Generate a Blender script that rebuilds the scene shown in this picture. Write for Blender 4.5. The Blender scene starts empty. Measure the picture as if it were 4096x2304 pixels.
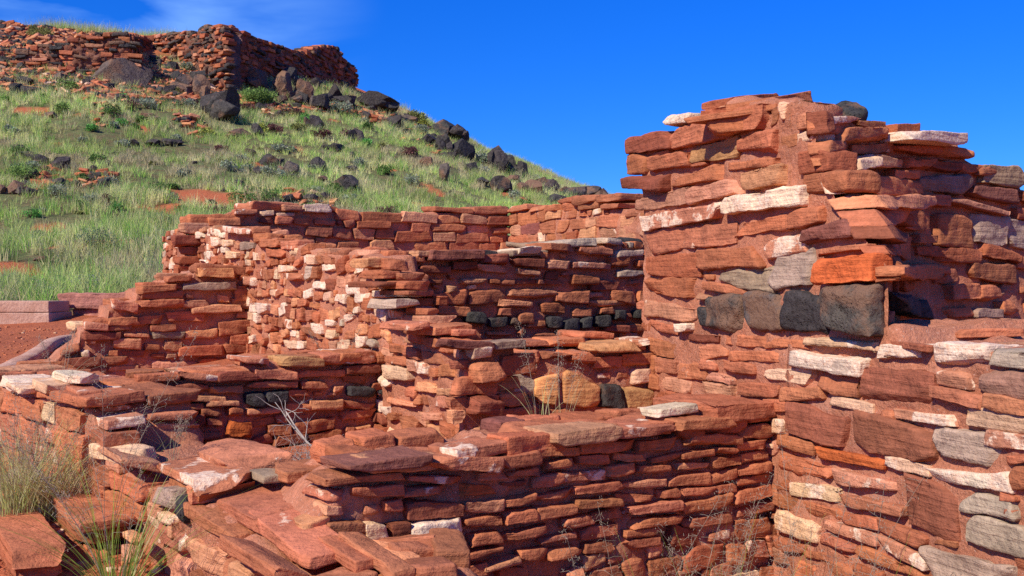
import bpy, math, random
import numpy as np
from mathutils import Vector, Matrix, Quaternion
R = math.radians
sc = bpy.context.scene
EYE = 1.6; FPX = 4000.0
# ------------------------------------------------------------------ camera, sky, sun, exposure
cam_d = bpy.data.cameras.new('camera'); cam = bpy.data.objects.new('camera', cam_d)
sc.collection.objects.link(cam); sc.camera = cam
cam.location = (0, 0, EYE); cam.rotation_euler = (R(90), 0, 0)
cam_d.sensor_width = 36.0; cam_d.lens = 36.0 * FPX / 4096.0
cam_d.clip_start = 0.05; cam_d.clip_end = 9000
SUN_AZ = np.array([-0.64, -0.77]); SUN_AZ = SUN_AZ / np.linalg.norm(SUN_AZ); SUN_EL = R(40)
sun_rot = math.atan2(SUN_AZ[0], SUN_AZ[1])
world = bpy.data.worlds.new("World"); sc.world = world; world.use_nodes = True
wn = world.node_tree.nodes; wl = world.node_tree.links
bg = wn['Background']; bg.inputs[1].default_value = 0.128
sky = wn.new('ShaderNodeTexSky'); sky.sky_type = 'NISHITA'; sky.sun_disc = False
sky.sun_elevation = SUN_EL; sky.sun_rotation = sun_rot; sky.altitude = 1700; sky.air_density = 1.0
sky.dust_density = 0.15; sky.ozone_density = 4.0
hs = wn.new('ShaderNodeHueSaturation'); hs.inputs['Saturation'].default_value = 1.33; hs.inputs['Value'].default_value = 1.0
wl.new(sky.outputs[0], hs.inputs['Color'])
tint = wn.new('ShaderNodeMix'); tint.data_type = 'RGBA'; tint.blend_type = 'MULTIPLY'; tint.inputs[0].default_value = 1.0
tint.inputs[7].default_value = (0.52, 1.0, 1.55, 1)
wl.new(hs.outputs[0], tint.inputs[6])
# the air is clear and dry: the blue stays deep down to the horizon
tc0 = wn.new('ShaderNodeTexCoord'); sx0 = wn.new('ShaderNodeSeparateXYZ'); wl.new(tc0.outputs['Generated'], sx0.inputs[0])
mz = wn.new('ShaderNodeMapRange'); mz.inputs[1].default_value = 0.0; mz.inputs[2].default_value = 0.45; wl.new(sx0.outputs[2], mz.inputs[0])
tz_ = wn.new('ShaderNodeMix'); tz_.data_type = 'RGBA'; tz_.inputs[6].default_value = (0.25, 0.45, 0.82, 1); tz_.inputs[7].default_value = (0.18, 0.70, 1.45, 1)
wl.new(mz.outputs[0], tz_.inputs[0]); wl.new(tz_.outputs[2], tint.inputs[7])
# thin cirrus in the upper left, laid out by direction in the sky
tc = wn.new('ShaderNodeTexCoord'); mp = wn.new('ShaderNodeMapping'); mp.inputs['Scale'].default_value = (3.0, 3.0, 11.0)
mp.inputs['Rotation'].default_value = (0.0, R(14), 0.0)
wl.new(tc.outputs['Generated'], mp.inputs[0])
nz = wn.new('ShaderNodeTexNoise'); nz.inputs['Scale'].default_value = 1.6; nz.inputs['Detail'].default_value = 5
nz.inputs['Roughness'].default_value = 0.5; nz.inputs['Distortion'].default_value = 0.5
wl.new(mp.outputs[0], nz.inputs['Vector'])
ramp = wn.new('ShaderNodeValToRGB'); ramp.color_ramp.elements[0].position = 0.46; ramp.color_ramp.elements[1].position = 0.72
ramp.color_ramp.elements[1].color = (0.42, 0.42, 0.42, 1)
wl.new(nz.outputs[0], ramp.inputs[0])
dt = wn.new('ShaderNodeVectorMath'); dt.operation = 'DOT_PRODUCT'
cv = Vector((-0.385, 1.0, 0.30)).normalized(); dt.inputs[1].default_value = cv
wl.new(tc.outputs['Generated'], dt.inputs[0])
mr = wn.new('ShaderNodeMapRange'); mr.inputs[1].default_value = 0.972; mr.inputs[2].default_value = 0.9985
mr.interpolation_type = 'SMOOTHSTEP'
wl.new(dt.outputs['Value'], mr.inputs[0])
mm = wn.new('ShaderNodeMath'); mm.operation = 'MULTIPLY'; wl.new(ramp.outputs[0], mm.inputs[0]); wl.new(mr.outputs[0], mm.inputs[1])
cm = wn.new('ShaderNodeMix'); cm.data_type = 'RGBA'; cm.inputs[7].default_value = (2.6, 4.8, 8.6, 1)
wl.new(mm.outputs[0], cm.inputs[0]); wl.new(tint.outputs[2], cm.inputs[6]); wl.new(cm.outputs[2], bg.inputs[0])
sd = bpy.data.lights.new('sun', 'SUN'); sun = bpy.data.objects.new('sun', sd); sc.collection.objects.link(sun)
sd.energy = 4.6; sd.angle = R(0.53); sd.color = (1.0, 0.945, 0.82)
svec = Vector((SUN_AZ[0] * math.cos(SUN_EL), SUN_AZ[1] * math.cos(SUN_EL), math.sin(SUN_EL)))
sun.rotation_euler = svec.to_track_quat('Z', 'Y').to_euler(); sun.location = svec * 60
sc.view_settings.view_transform = 'Standard'; sc.view_settings.look = 'None'
sc.view_settings.exposure = 0.32; sc.view_settings.gamma = 1.0
sc.cycles.max_bounces = 6; sc.cycles.transparent_max_bounces = 8
sc.cycles.use_denoising = False

rng = np.random.default_rng(11)
# ------------------------------------------------------------------ numpy noise
def _h(ix, iy, iz, seed):
    h = (ix.astype(np.int64) * 374761393 + iy.astype(np.int64) * 668265263 + iz.astype(np.int64) * 2147483647 + seed * 974634777) & 0xffffffff
    h = ((h ^ (h >> 13)) * 1274126177) & 0xffffffff
    h = ((h ^ (h >> 16)) * 2246822519) & 0xffffffff
    return ((h ^ (h >> 15)) & 0xffff) / 32767.5 - 1.0
def vnoise(p, seed=0):
    f = np.floor(p); i = f.astype(np.int64); t = p - f; t = t * t * (3 - 2 * t)
    x, y, z = i[:, 0], i[:, 1], i[:, 2]; a, b, c = t[:, 0], t[:, 1], t[:, 2]
    r = 0
    for dx in (0, 1):
        for dy in (0, 1):
            for dz in (0, 1):
                w = (a if dx else 1 - a) * (b if dy else 1 - b) * (c if dz else 1 - c)
                r = r + w * _h(x + dx, y + dy, z + dz, seed)
    return r
def fbm(p, seed=0, o=3):
    r = 0; a = 1.0; q = p
    for k in range(o):
        r = r + a * vnoise(q, seed + k * 17); a *= 0.5; q = q * 2.03 + 7.1
    return r
def n2(x, y, seed=0, o=3):
    x = np.atleast_1d(np.asarray(x, float)); y = np.atleast_1d(np.asarray(y, float))
    return fbm(np.stack([x, y, np.full_like(x, 0.37)], 1), seed, o)

# ------------------------------------------------------------------ object helpers
def link(o): sc.collection.objects.link(o); return o
def tag(o, label=None, cat=None, group=None, kind=None):
    if label: o['label'] = label
    if cat: o['category'] = cat
    if group: o['group'] = group
    if kind: o['kind'] = kind
    return o
def thing(name, label, cat, loc=(0, 0, 0), group=None):
    o = link(bpy.data.objects.new(name, None)); o.location = loc; o.empty_display_size = 0.2
    return tag(o, label, cat, group)
def mesh_np(name, V, F, mat, parent=None, col=None, rnd=None, loc=None, smooth=True):
    """V (N,3) world coordinates; F (M,3|4) or list of such arrays"""
    if parent is not None: loc = parent.location
    V = np.asarray(V, dtype=np.float64)
    if loc is not None: V = V - np.array(loc)[None]
    Fs = F if isinstance(F, list) else [F]
    me = bpy.data.meshes.new(name)
    me.vertices.add(len(V)); me.vertices.foreach_set('co', V.astype(np.float32).ravel())
    nl = sum(f.size for f in Fs); npoly = sum(len(f) for f in Fs)
    me.loops.add(nl); me.polygons.add(npoly)
    me.loops.foreach_set('vertex_index', np.concatenate([f.ravel() for f in Fs]).astype(np.int32))
    tot = np.concatenate([np.full(len(f), f.shape[1]) for f in Fs])
    st = np.concatenate([[0], np.cumsum(tot)[:-1]])
    me.polygons.foreach_set('loop_start', st.astype(np.int32))
    me.polygons.foreach_set('use_smooth', np.full(npoly, smooth))
    me.update(calc_edges=True)
    if col is not None:
        a = me.attributes.new('Col', 'FLOAT_COLOR', 'POINT'); a.data.foreach_set('color', np.asarray(col, np.float32).ravel())
    if rnd is not None:
        a = me.attributes.new('Rnd', 'FLOAT_VECTOR', 'POINT'); a.data.foreach_set('vector', np.asarray(rnd, np.float32).ravel())
    me.materials.append(mat)
    o = link(bpy.data.objects.new(name, me))
    if parent is not None: o.parent = parent
    elif loc is not None: o.location = loc
    return o

# ------------------------------------------------------------------ materials
def newmat(name):
    m = bpy.data.materials.new(name); m.use_nodes = True
    nt = m.node_tree; b = nt.nodes['Principled BSDF']; b.inputs['Specular IOR Level'].default_value = 0.12
    return m, nt.nodes, nt.links, b
def N(nodes, typ, **kw):
    n = nodes.new(typ)
    for k, v in kw.items():
        if k in ('operation', 'blend_type', 'data_type', 'interpolation_type', 'feature', 'distance'): setattr(n, k, v)
    return n
def noise(nd, ln, vec, scale, detail=4, rough=0.55):
    n = nd.new('ShaderNodeTexNoise'); n.inputs['Scale'].default_value = scale; n.inputs['Detail'].default_value = detail
    n.inputs['Roughness'].default_value = rough; ln.new(vec, n.inputs['Vector']); return n.outputs[0]
def mrange(nd, ln, v, a, b, c, d, smooth=False):
    n = nd.new('ShaderNodeMapRange'); ln.new(v, n.inputs[0])
    for i, x in enumerate((a, b, c, d)): n.inputs[i + 1].default_value = x
    if smooth: n.interpolation_type = 'SMOOTHSTEP'
    return n.outputs[0]
def mixc(nd, ln, fac, a, b, bt='MIX'):
    n = nd.new('ShaderNodeMix'); n.data_type = 'RGBA'; n.blend_type = bt
    if isinstance(fac, float): n.inputs[0].default_value = fac
    else: ln.new(fac, n.inputs[0])
    for i, c in ((6, a), (7, b)):
        if isinstance(c, tuple): n.inputs[i].default_value = (*c, 1)
        else: ln.new(c, n.inputs[i])
    return n.outputs[2]
def math_(nd, ln, op, a, b=None):
    n = nd.new('ShaderNodeMath'); n.operation = op
    for i, c in ((0, a), (1, b)):
        if c is None: continue
        if isinstance(c, (int, float)): n.inputs[i].default_value = c
        else: ln.new(c, n.inputs[i])
    return n.outputs[0]
def posvec(nd, ln, rnd=True):
    t = nd.new('ShaderNodeTexCoord'); v = t.outputs['Object']
    if rnd:
        a = nd.new('ShaderNodeAttribute'); a.attribute_name = 'Rnd'
        s = nd.new('ShaderNodeVectorMath'); s.operation = 'ADD'; ln.new(v, s.inputs[0]); ln.new(a.outputs['Vector'], s.inputs[1]); v = s.outputs[0]
    return v
def scalev(nd, ln, v, s):
    m = nd.new('ShaderNodeVectorMath'); m.operation = 'MULTIPLY'; ln.new(v, m.inputs[0]); m.inputs[1].default_value = s; return m.outputs[0]
def bump(nd, ln, b, hs, dist, strength=1.0):
    prev = None
    for h, d in zip(hs, dist):
        n = nd.new('ShaderNodeBump'); n.inputs['Strength'].default_value = strength; n.inputs['Distance'].default_value = d
        ln.new(h, n.inputs['Height'])
        if prev: ln.new(prev, n.inputs['Normal'])
        prev = n.outputs[0]
    ln.new(prev, b.inputs['Normal'])

def mat_sandstone(name='sandstone', k=1.0):
    """colour per stone, bedding streaks, fine grain, and pale lime crusts whose share is the alpha of Col; k scales detail size"""
    m, nd, ln, b = newmat(name); v = posvec(nd, ln)
    a = nd.new('ShaderNodeAttribute'); a.attribute_name = 'Col'
    n1 = noise(nd, ln, v, 9 / k, 5, 0.6); n2_ = noise(nd, ln, v, 60 / k, 4, 0.65)
    bed = noise(nd, ln, scalev(nd, ln, v, (2.5, 2.5, 38)), 1.6 / k, 4, 0.6)
    c = mixc(nd, ln, 1.0, a.outputs['Color'], mrange_col(nd, ln, n1, 0.3, 0.7, 0.78, 1.18), 'MULTIPLY')
    c = mixc(nd, ln, 1.0, c, mrange_col(nd, ln, bed, 0.35, 0.65, 0.82, 1.12), 'MULTIPLY')
    c = mixc(nd, ln, 1.0, c, mrange_col(nd, ln, n2_, 0.3, 0.7, 0.84, 1.14), 'MULTIPLY')
    # weathering: dark varnish spots and warm stains
    st = mrange(nd, ln, noise(nd, ln, v, 17 / k, 3, 0.6), 0.60, 0.68, 0, 0.45, True)
    c = mixc(nd, ln, st, c, mixc(nd, ln, 1.0, c, (0.55, 0.5, 0.55), 'MULTIPLY'))
    # crust
    pn = noise(nd, ln, v, 7 / k, 6, 0.60)
    th = mrange(nd, ln, a.outputs['Alpha'], 0, 1, 0.80, 0.40)
    df = math_(nd, ln, 'SUBTRACT', pn, th)
    pk = mrange(nd, ln, df, -0.01, 0.03, 0, .92)
    cr = mixc(nd, ln, mrange(nd, ln, n2_, 0.35, 0.65, 0, 1), (0.72, 0.42, 0.26), (0.86, 0.66, 0.47))
    c = mixc(nd, ln, pk, c, cr)
    ln.new(c, b.inputs['Base Color']); b.inputs['Roughness'].default_value = 0.92
    bump(nd, ln, b, [noise(nd, ln, v, 26 / k, 6, 0.62), bed, noise(nd, ln, v, 120 / k, 3, 0.6), pk], [0.013 * k, 0.008 * k, 0.0018 * k, 0.0015 * k])
    return m
def mrange_col(nd, ln, v, a, b_, c, d):
    o = mrange(nd, ln, v, a, b_, c, d); n = nd.new('ShaderNodeCombineColor')
    for i in range(3): ln.new(o, n.inputs[i])
    return n.outputs[0]
def mat_mortar(name='mortar', col=(0.49, 0.185, 0.10), k=1.0):
    m, nd, ln, b = newmat(name); v = posvec(nd, ln, False)
    n1 = noise(nd, ln, v, 6 / k, 5, 0.6); n2_ = noise(nd, ln, v, 90 / k, 4, 0.7)
    c = mixc(nd, ln, 1.0, col, mrange_col(nd, ln, n1, 0.3, 0.7, 0.8, 1.2), 'MULTIPLY')
    c = mixc(nd, ln, 1.0, c, mrange_col(nd, ln, n2_, 0.3, 0.7, 0.75, 1.2), 'MULTIPLY')
    c = mixc(nd, ln, mrange(nd, ln, noise(nd, ln, v, 140 / k, 2, 0.5), 0.66, 0.70, 0, 0.6), c, (0.6, 0.42, 0.32))
    c = mixc(nd, ln, mrange(nd, ln, noise(nd, ln, v, 3.1 / k, 4, 0.6), 0.52, 0.7, 0, 0.5), c, (0.47, 0.25, 0.17))
    ln.new(c, b.inputs['Base Color']); b.inputs['Roughness'].default_value = 0.95
    bump(nd, ln, b, [noise(nd, ln, v, 30 / k, 6, 0.7), n2_], [0.016 * k, 0.004 * k])
    return m
def mat_basalt(name='basalt', k=1.0):
    m, nd, ln, b = newmat(name); v = posvec(nd, ln)
    a = nd.new('ShaderNodeAttribute'); a.attribute_name = 'Col'
    n1 = noise(nd, ln, v, 5 / k, 6, 0.65); n2_ = noise(nd, ln, v, 45 / k, 4, 0.6)
    c = mixc(nd, ln, 1.0, a.outputs['Color'], mrange_col(nd, ln, n2_, 0.3, 0.7, 0.6, 1.4), 'MULTIPLY')
    th = mrange(nd, ln, a.outputs['Alpha'], 0, 1, 0.74, 0.36)
    pk = mrange(nd, ln, math_(nd, ln, 'SUBTRACT', n1, th), -0.04, 0.06, 0, 1)
    c = mixc(nd, ln, pk, c, (0.21, 0.115, 0.07))
    # pores
    vo = nd.new('ShaderNodeTexVoronoi'); vo.inputs['Scale'].default_value = 75 / k; ln.new(v, vo.inputs['Vector'])
    pm = mrange(nd, ln, noise(nd, ln, v, 4 / k, 2, 0.5), 0.42, 0.55, 0, 1)
    hole = math_(nd, ln, 'MULTIPLY', mrange(nd, ln, vo.outputs[0], 0.12, 0.34, 1, 0), pm)
    ln.new(c, b.inputs['Base Color']); b.inputs['Roughness'].default_value = 0.8
    b.inputs['Specular IOR Level'].default_value = 0.14
    bump(nd, ln, b, [noise(nd, ln, v, 14 / k, 7, 0.68), math_(nd, ln, 'SUBTRACT', 1.0, hole), n2_], [0.03 * k, 0.006 * k, 0.004 * k])
    return m
def mat_concrete():
    m, nd, ln, b = newmat('concrete'); v = posvec(nd, ln, False)
    c = mixc(nd, ln, mrange(nd, ln, noise(nd, ln, v, 2.5, 6, 0.65), 0.35, 0.65, 0, 1), (0.43, 0.215, 0.14), (0.58, 0.35, 0.25))
    c = mixc(nd, ln, 1.0, c, mrange_col(nd, ln, noise(nd, ln, v, 40, 3, 0.6), 0.3, 0.7, 0.85, 1.12), 'MULTIPLY')
    ln.new(c, b.inputs['Base Color']); b.inputs['Roughness'].default_value = 0.9
    bump(nd, ln, b, [noise(nd, ln, v, 18, 5, 0.6), noise(nd, ln, v, 90, 2, 0.6)], [0.02, 0.006])
    return m
def mat_leaf(name, trans=0.35):
    m, nd, ln, b = newmat(name)
    a = nd.new('ShaderNodeAttribute'); a.attribute_name = 'Col'
    ln.new(a.outputs['Color'], b.inputs['Base Color']); b.inputs['Roughness'].default_value = 0.75
    t = nd.new('ShaderNodeBsdfTranslucent'); ln.new(a.outputs['Color'], t.inputs[0])
    mx = nd.new('ShaderNodeMixShader'); mx.inputs[0].default_value = trans
    ln.new(b.outputs[0], mx.inputs[1]); ln.new(t.outputs[0], mx.inputs[2])
    ln.new(mx.outputs[0], nd['Material Output'].inputs[0])
    return m
def mat_plain(name, col, rough=0.85):
    m, nd, ln, b = newmat(name); v = posvec(nd, ln, False)
    c = mixc(nd, ln, 1.0, col, mrange_col(nd, ln, noise(nd, ln, v, 60, 4, 0.6), 0.3, 0.7, 0.7, 1.25), 'MULTIPLY')
    ln.new(c, b.inputs['Base Color']); b.inputs['Roughness'].default_value = rough
    return m
def mat_ground():
    m, nd, ln, b = newmat('red_soil'); v = posvec(nd, ln, False)
    n1 = noise(nd, ln, v, 0.9, 6, 0.6); n3 = noise(nd, ln, v, 28, 5, 0.65)
    c = mixc(nd, ln, mrange(nd, ln, n1, 0.35, 0.65, 0, 1), (0.50, 0.145, 0.058), (0.42, 0.115, 0.05))
    c = mixc(nd, ln, 1.0, c, mrange_col(nd, ln, n3, 0.3, 0.7, 0.8, 1.2), 'MULTIPLY')
    # grit
    vo = nd.new('ShaderNodeTexVoronoi'); vo.inputs['Scale'].default_value = 42; ln.new(v, vo.inputs['Vector'])
    g = mrange(nd, ln, vo.outputs[0], 0.12, 0.2, 1, 0)
    gm = math_(nd, ln, 'MULTIPLY', g, mrange(nd, ln, noise(nd, ln, v, 3.0, 2, 0.5), 0.5, 0.6, 0, 0.7))
    c = mixc(nd, ln, gm, c, (0.46, 0.24, 0.16))
    # litter among the grass on the hill, by the attribute written where grass grows
    a = nd.new('ShaderNodeAttribute'); a.attribute_name = 'Col'
    lit = mixc(nd, ln, mrange(nd, ln, noise(nd, ln, v, 2.2, 6, 0.7), 0.38, 0.6, 0, 1), (0.16, 0.115, 0.055), (0.13, 0.15, 0.055))
    lit = mixc(nd, ln, 1.0, lit, mrange_col(nd, ln, noise(nd, ln, v, 9, 5, 0.7), 0.3, 0.7, 0.6, 1.4), 'MULTIPLY')
    c = mixc(nd, ln, a.outputs['Alpha'], c, lit)
    ln.new(c, b.inputs['Base Color']); b.inputs['Roughness'].default_value = 0.95
    bump(nd, ln, b, [noise(nd, ln, v, 7, 6, 0.65), n3, g], [0.05, 0.012, 0.008])
    return m
M_SAND = mat_sandstone(); M_SANDF = mat_sandstone('sandstone_far', 3.0)
M_MORT = mat_mortar(); M_MORTF = mat_mortar('mortar_far', (0.19, 0.075, 0.045), 2.5)
M_BAS = mat_basalt(); M_BASF = mat_basalt('basalt_far', 6.0)
M_CONC = mat_concrete(); M_LEAF = mat_leaf('foliage'); M_GROUND = mat_ground()
M_TWIG = mat_plain('dry_wood', (0.40, 0.32, 0.26)); M_STEM = mat_plain('stem_bark', (0.16, 0.10, 0.065))

PAL = {  # base colour, crust share
 'r': ((.49, .160, .071), .14), 'R': ((.42, .125, .055), .05), 's': ((.40, .135, .064), .12), 'o': ((.66, .27, .125), .22), 'O': ((.55, .125, .035), .06),
 'd': ((.29, .085, .045), .0), 'D': ((.25, .085, .058), .0), 'w': ((.74, .44, .25), .50), 'W': ((.80, .57, .38), .75),
 'g': ((.33, .205, .13), .0), 'G': ((.48, .325, .22), .10), 'y': ((.50, .25, .10), .1), 'Y': ((.66, .285, .105), .3), 'q': ((.54, .235, .125), .25), 'm': ((.50, .17, .085), .44),
 'M': ((.56, .22, .12), .60), 'B': ((.36, .115, .062), .18), 'p': ((.33, .15, .10), .2), 'k': ((.060, .050, .045), .26), 'K': ((.105, .080, .066), .70)}
def pick(mix):
    ks = list(mix.keys()); w = np.array([mix[k] for k in ks], float); return ks[rng.choice(len(ks), p=w / w.sum())]
def colour(code):
    c, p = PAL[code]; c = np.array(c) * rng.uniform(0.82, 1.14) * rng.uniform(0.95, 1.05, 3)
    return np.array([*np.clip(c, 0, .9), min(1, max(0, p * rng.uniform(.7, 1.2) + (rng.uniform(0, .12) if p > 0 else 0)))])

# ------------------------------------------------------------------ box templates and stones
_T = {}
def template(nx, ny, nz):
    k = (nx, ny, nz)
    if k in _T: return _T[k]
    I, J, K = np.meshgrid(np.arange(nx + 1), np.arange(ny + 1), np.arange(nz + 1), indexing='ij')
    s = (I == 0) | (I == nx) | (J == 0) | (J == ny) | (K == 0) | (K == nz)
    idx = -np.ones(I.shape, int); idx[s] = np.arange(s.sum())
    P = np.stack([2 * I[s] / nx - 1, 2 * J[s] / ny - 1, 2 * K[s] / nz - 1], 1).astype(float)
    q = []
    def face(A, flip):
        a, b_, c, d = A[:-1, :-1].ravel(), A[1:, :-1].ravel(), A[1:, 1:].ravel(), A[:-1, 1:].ravel()
        q.append(np.stack([a, b_, c, d] if not flip else [d, c, b_, a], 1))
    face(idx[:, :, nz], False); face(idx[:, :, 0], True)
    face(idx[nx, :, :], False); face(idx[0, :, :], True)
    face(idx[:, ny, :], True); face(idx[:, 0, :], False)
    F = np.concatenate(q)
    P = P * (1.42 - .42 * P * P)          # more points near the edges
    _T[k] = (P, F); return _T[k]
def local_block(h, e, rr=.28, chips=5, nmax=34, pw=None):
    """rounded, chipped block of half sizes h with cells about e; returns local verts (metres), rough normals, quads"""
    h = np.array(h, float); n = np.clip(np.ceil(2 * h / e).astype(int), 3, nmax)
    P, F = template(*map(int, n))
    r = rr * h.min(); p = P * h; inner = np.maximum(h - r, 0)
    q = np.clip(p, -inner, inner); dv = p - q; L = np.linalg.norm(dv, axis=1, keepdims=True)
    nn = dv / np.maximum(L, 1e-9); p = q + nn * np.where(L > 1e-9, r, 0)
    for _ in range(chips):
        sgn = np.where(rng.random(3) < .5, -1, 1)
        w = rng.random(3) ** 1.5 + .04; nv = sgn * w / (h if rng.random() < .65 else np.ones(3)); nv /= np.linalg.norm(nv)
        d = (np.abs(nv) * h).sum() * rng.uniform(.72, .97)
        p = p - nv * np.maximum(0, p @ nv - d)[:, None]
    return p, nn, F

class Bag:
    """collects stones and makes one mesh out of them"""
    def __init__(s): s.V = []; s.Nn = []; s.F = []; s.C = []; s.Rn = []; s.A = []; s.n = 0
    def add(s, V, Nn, F, col, amp):
        s.V.append(V); s.Nn.append(Nn); s.F.append(F + s.n); s.n += len(V)
        s.C.append(np.repeat(col[None], len(V), 0)); s.Rn.append(np.repeat(rng.uniform(-40, 40, 3)[None], len(V), 0)); s.A.append(np.full(len(V), amp))
    def rough(s, f=9.0):
        V = np.concatenate(s.V); Nn = np.concatenate(s.Nn); Rn = np.concatenate(s.Rn); A = np.concatenate(s.A)[:, None]
        q = V + Rn
        d1 = fbm(q * f, 3, 2); d2 = fbm(q * f * 3.7, 5, 2); bed = vnoise(q * np.array([f * .5, f * 10, f * .5]), 9)
        off = np.stack([vnoise(q * f * 1.1, 21), vnoise(q * f * 1.1, 22), vnoise(q * f * 1.1, 23)], 1)
        V = V + Nn * A * (.8 * d1 + .38 * d2 + .30 * bed)[:, None] + off * A * .55
        return V, np.concatenate(s.F), np.concatenate(s.C), Rn
    def build(s, name, mat, parent, fmap=None, f=9.0):
        if not s.n: return None
        V, F, C, Rn = s.rough(f)
        if fmap is not None: V = fmap(V)
        return mesh_np(name, V, F, mat, parent, C, Rn)

def ray(px, py): return np.array([(px - 2048) / FPX, 1.0, -(py - 1152) / FPX])
def at(px, py, d): r = ray(px, py) * d; return np.array([r[0], r[1], r[2] + EYE])

class Wall:
    def __init__(s, path, top, base, thick, e=.01, rec=.025, **kw):
        s.P = np.array([[(px - 2048) / FPX * d, d] for px, d in path])
        seg = np.diff(s.P, axis=0); s.L = np.linalg.norm(seg, axis=1); s.U = np.concatenate([[0], np.cumsum(s.L)])
        T = seg / s.L[:, None]; Nn = np.stack([T[:, 1], -T[:, 0]], 1)
        mid = (s.P[:-1] + s.P[1:]) / 2
        Nn = Nn * np.where((Nn * -mid).sum(1) >= 0, 1, -1)[:, None]
        vn = np.concatenate([Nn[:1], (Nn[:-1] + Nn[1:]) / 2, Nn[-1:]]); s.N = vn / np.linalg.norm(vn, axis=1)[:, None]
        s.T = T; s.base = base; s.th = thick; s.e = e; s.rec = rec
        s.flip = (T[0, 0] * s.N[0, 1] - T[0, 1] * s.N[0, 0]) > 0
        tt = [s.uz(px, py) for px, py in top]; tt = np.array(tt)
        s.tu, s.tz = tt[:, 0], tt[:, 1]
        s.ge = .01; s.occ = np.zeros((int((s.U[-1] + 2) / s.ge), int((s.tz.max() - base + 1.5) / s.ge)), bool)
    def uz(s, px, py):
        k = (px - 2048) / FPX; best = None
        for i in range(len(s.L)):
            a = s.P[i]; t = s.T[i]; den = t[0] - k * t[1]
            if abs(den) < 1e-6: continue
            u = (k * a[1] - a[0]) / den
            ex = max(0, -u if i > 0 or True else 0, u - s.L[i])
            y = a[1] + t[1] * u
            if y <= .3: continue
            if best is None or ex < best[0]: best = (ex, s.U[i] + u, y)
        _, u, y = best
        return u, EYE - (py - 1152) / FPX * y
    def top(s, u): return np.interp(u, s.tu, s.tz)
    def F(s, V):
        """(u, z, out) -> world"""
        u = V[:, 0]; i = np.clip(np.searchsorted(s.U, u) - 1, 0, len(s.L) - 1)
        w = (u - s.U[i]); P = s.P[i] + s.T[i] * w[:, None]
        f = np.clip(w / s.L[i], 0, 1)[:, None]; Nn = s.N[i] * (1 - f) + s.N[i + 1] * f; Nn /= np.linalg.norm(Nn, axis=1)[:, None]
        return np.concatenate([P + Nn * V[:, 2:3], V[:, 1:2]], 1)
    def pt(s, u, z=None, o=0.): return s.F(np.array([[u, s.base if z is None else z, o]]))[0]
    def mark(s, u0, u1, z0, z1):
        g = s.ge; a, b_ = int((u0 + 1) / g), int((u1 + 1) / g); c, d = int((z0 - s.base + .3) / g), int((z1 - s.base + .3) / g)
        return (slice(max(a, 0), max(b_, 0) + 1), slice(max(c, 0), max(d, 0) + 1))
    def core(s, parent, mat=None, name='mortar_core', amp=.012, u0=0., u1=None, top=None, th=None, base=None):
        keep = (s.tu, s.tz, s.th, s.base)
        if top is not None: tt = np.array([s.uz(*q) for q in top]); s.tu, s.tz = tt[:, 0], tt[:, 1]
        if th is not None: s.th = th
        if base is not None: s.base = base
        o = s._core(parent, mat, name, amp, u0, s.U[-1] if u1 is None else u1); s.tu, s.tz, s.th, s.base = keep
        return o
    def _core(s, parent, mat, name, amp, U0, U1):
        eu = max(s.e * 2.0, .018); nu = int((U1 - U0) / eu) + 1
        us = np.linspace(U0, U1, nu + 1); us = np.unique(np.concatenate([us, np.clip(s.tu, U0, U1), np.clip(s.tu + 1e-3, U0, U1)]))
        tz = s.top(us) - s.rec * .8
        nzr = max(6, int((s.tz.max() - s.base) / (eu * 1.0))); nt = max(4, int(s.th / (eu * 1.5)))
        f = np.linspace(0, 1, nzr + 1)
        rows = []
        for a in f: rows.append(np.stack([us, s.base + (tz - s.base) * a, np.full_like(us, -s.rec)], 1))
        for a in np.linspace(0, 1, nt + 1)[1:-1]: rows.append(np.stack([us, tz + .008, -s.rec - (s.th - s.rec) * np.full_like(us, a)], 1))
        for a in f[::-1]: rows.append(np.stack([us, s.base + (tz - s.base) * a, np.full_like(us, -s.th)], 1))
        G = np.stack(rows, 0); nr, nc = G.shape[:2]
        V = G.reshape(-1, 3); W = s.F(V)
        dn = fbm(W * 7, 31, 3) * amp * 1.3 + fbm(W * 30, 33, 2) * amp * .6
        V2 = V.copy(); sg = np.where(np.arange(nr) <= nzr, 1, np.where(np.arange(nr) >= nr - nzr - 1, -1, 0)).repeat(nc)
        V2[:, 2] += dn * sg; V2[:, 1] += np.where(sg == 0, dn * 1.2, 0)
        W = s.F(V2); I = np.arange(nr * nc).reshape(nr, nc)
        F = np.stack([I[:-1, :-1].ravel(), I[:-1, 1:].ravel(), I[1:, 1:].ravel(), I[1:, :-1].ravel()], 1)
        caps = []
        for col, fl in ((0, False), (nc - 1, True)):
            a = I[:, col]; k = nr // 2
            for i in range(k):
                j = nr - 1 - i
                if i + 1 >= j - 1 + 1: break
                q = [a[i], a[i + 1], a[j - 1], a[j]]
                if len(set(q)) == 4: caps.append(q if not fl else q[::-1])
        F = np.concatenate([F, np.array(caps)])
        if s.flip: F = F[:, ::-1]
        return mesh_np(name, W, F, mat or M_MORT, parent)
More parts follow.
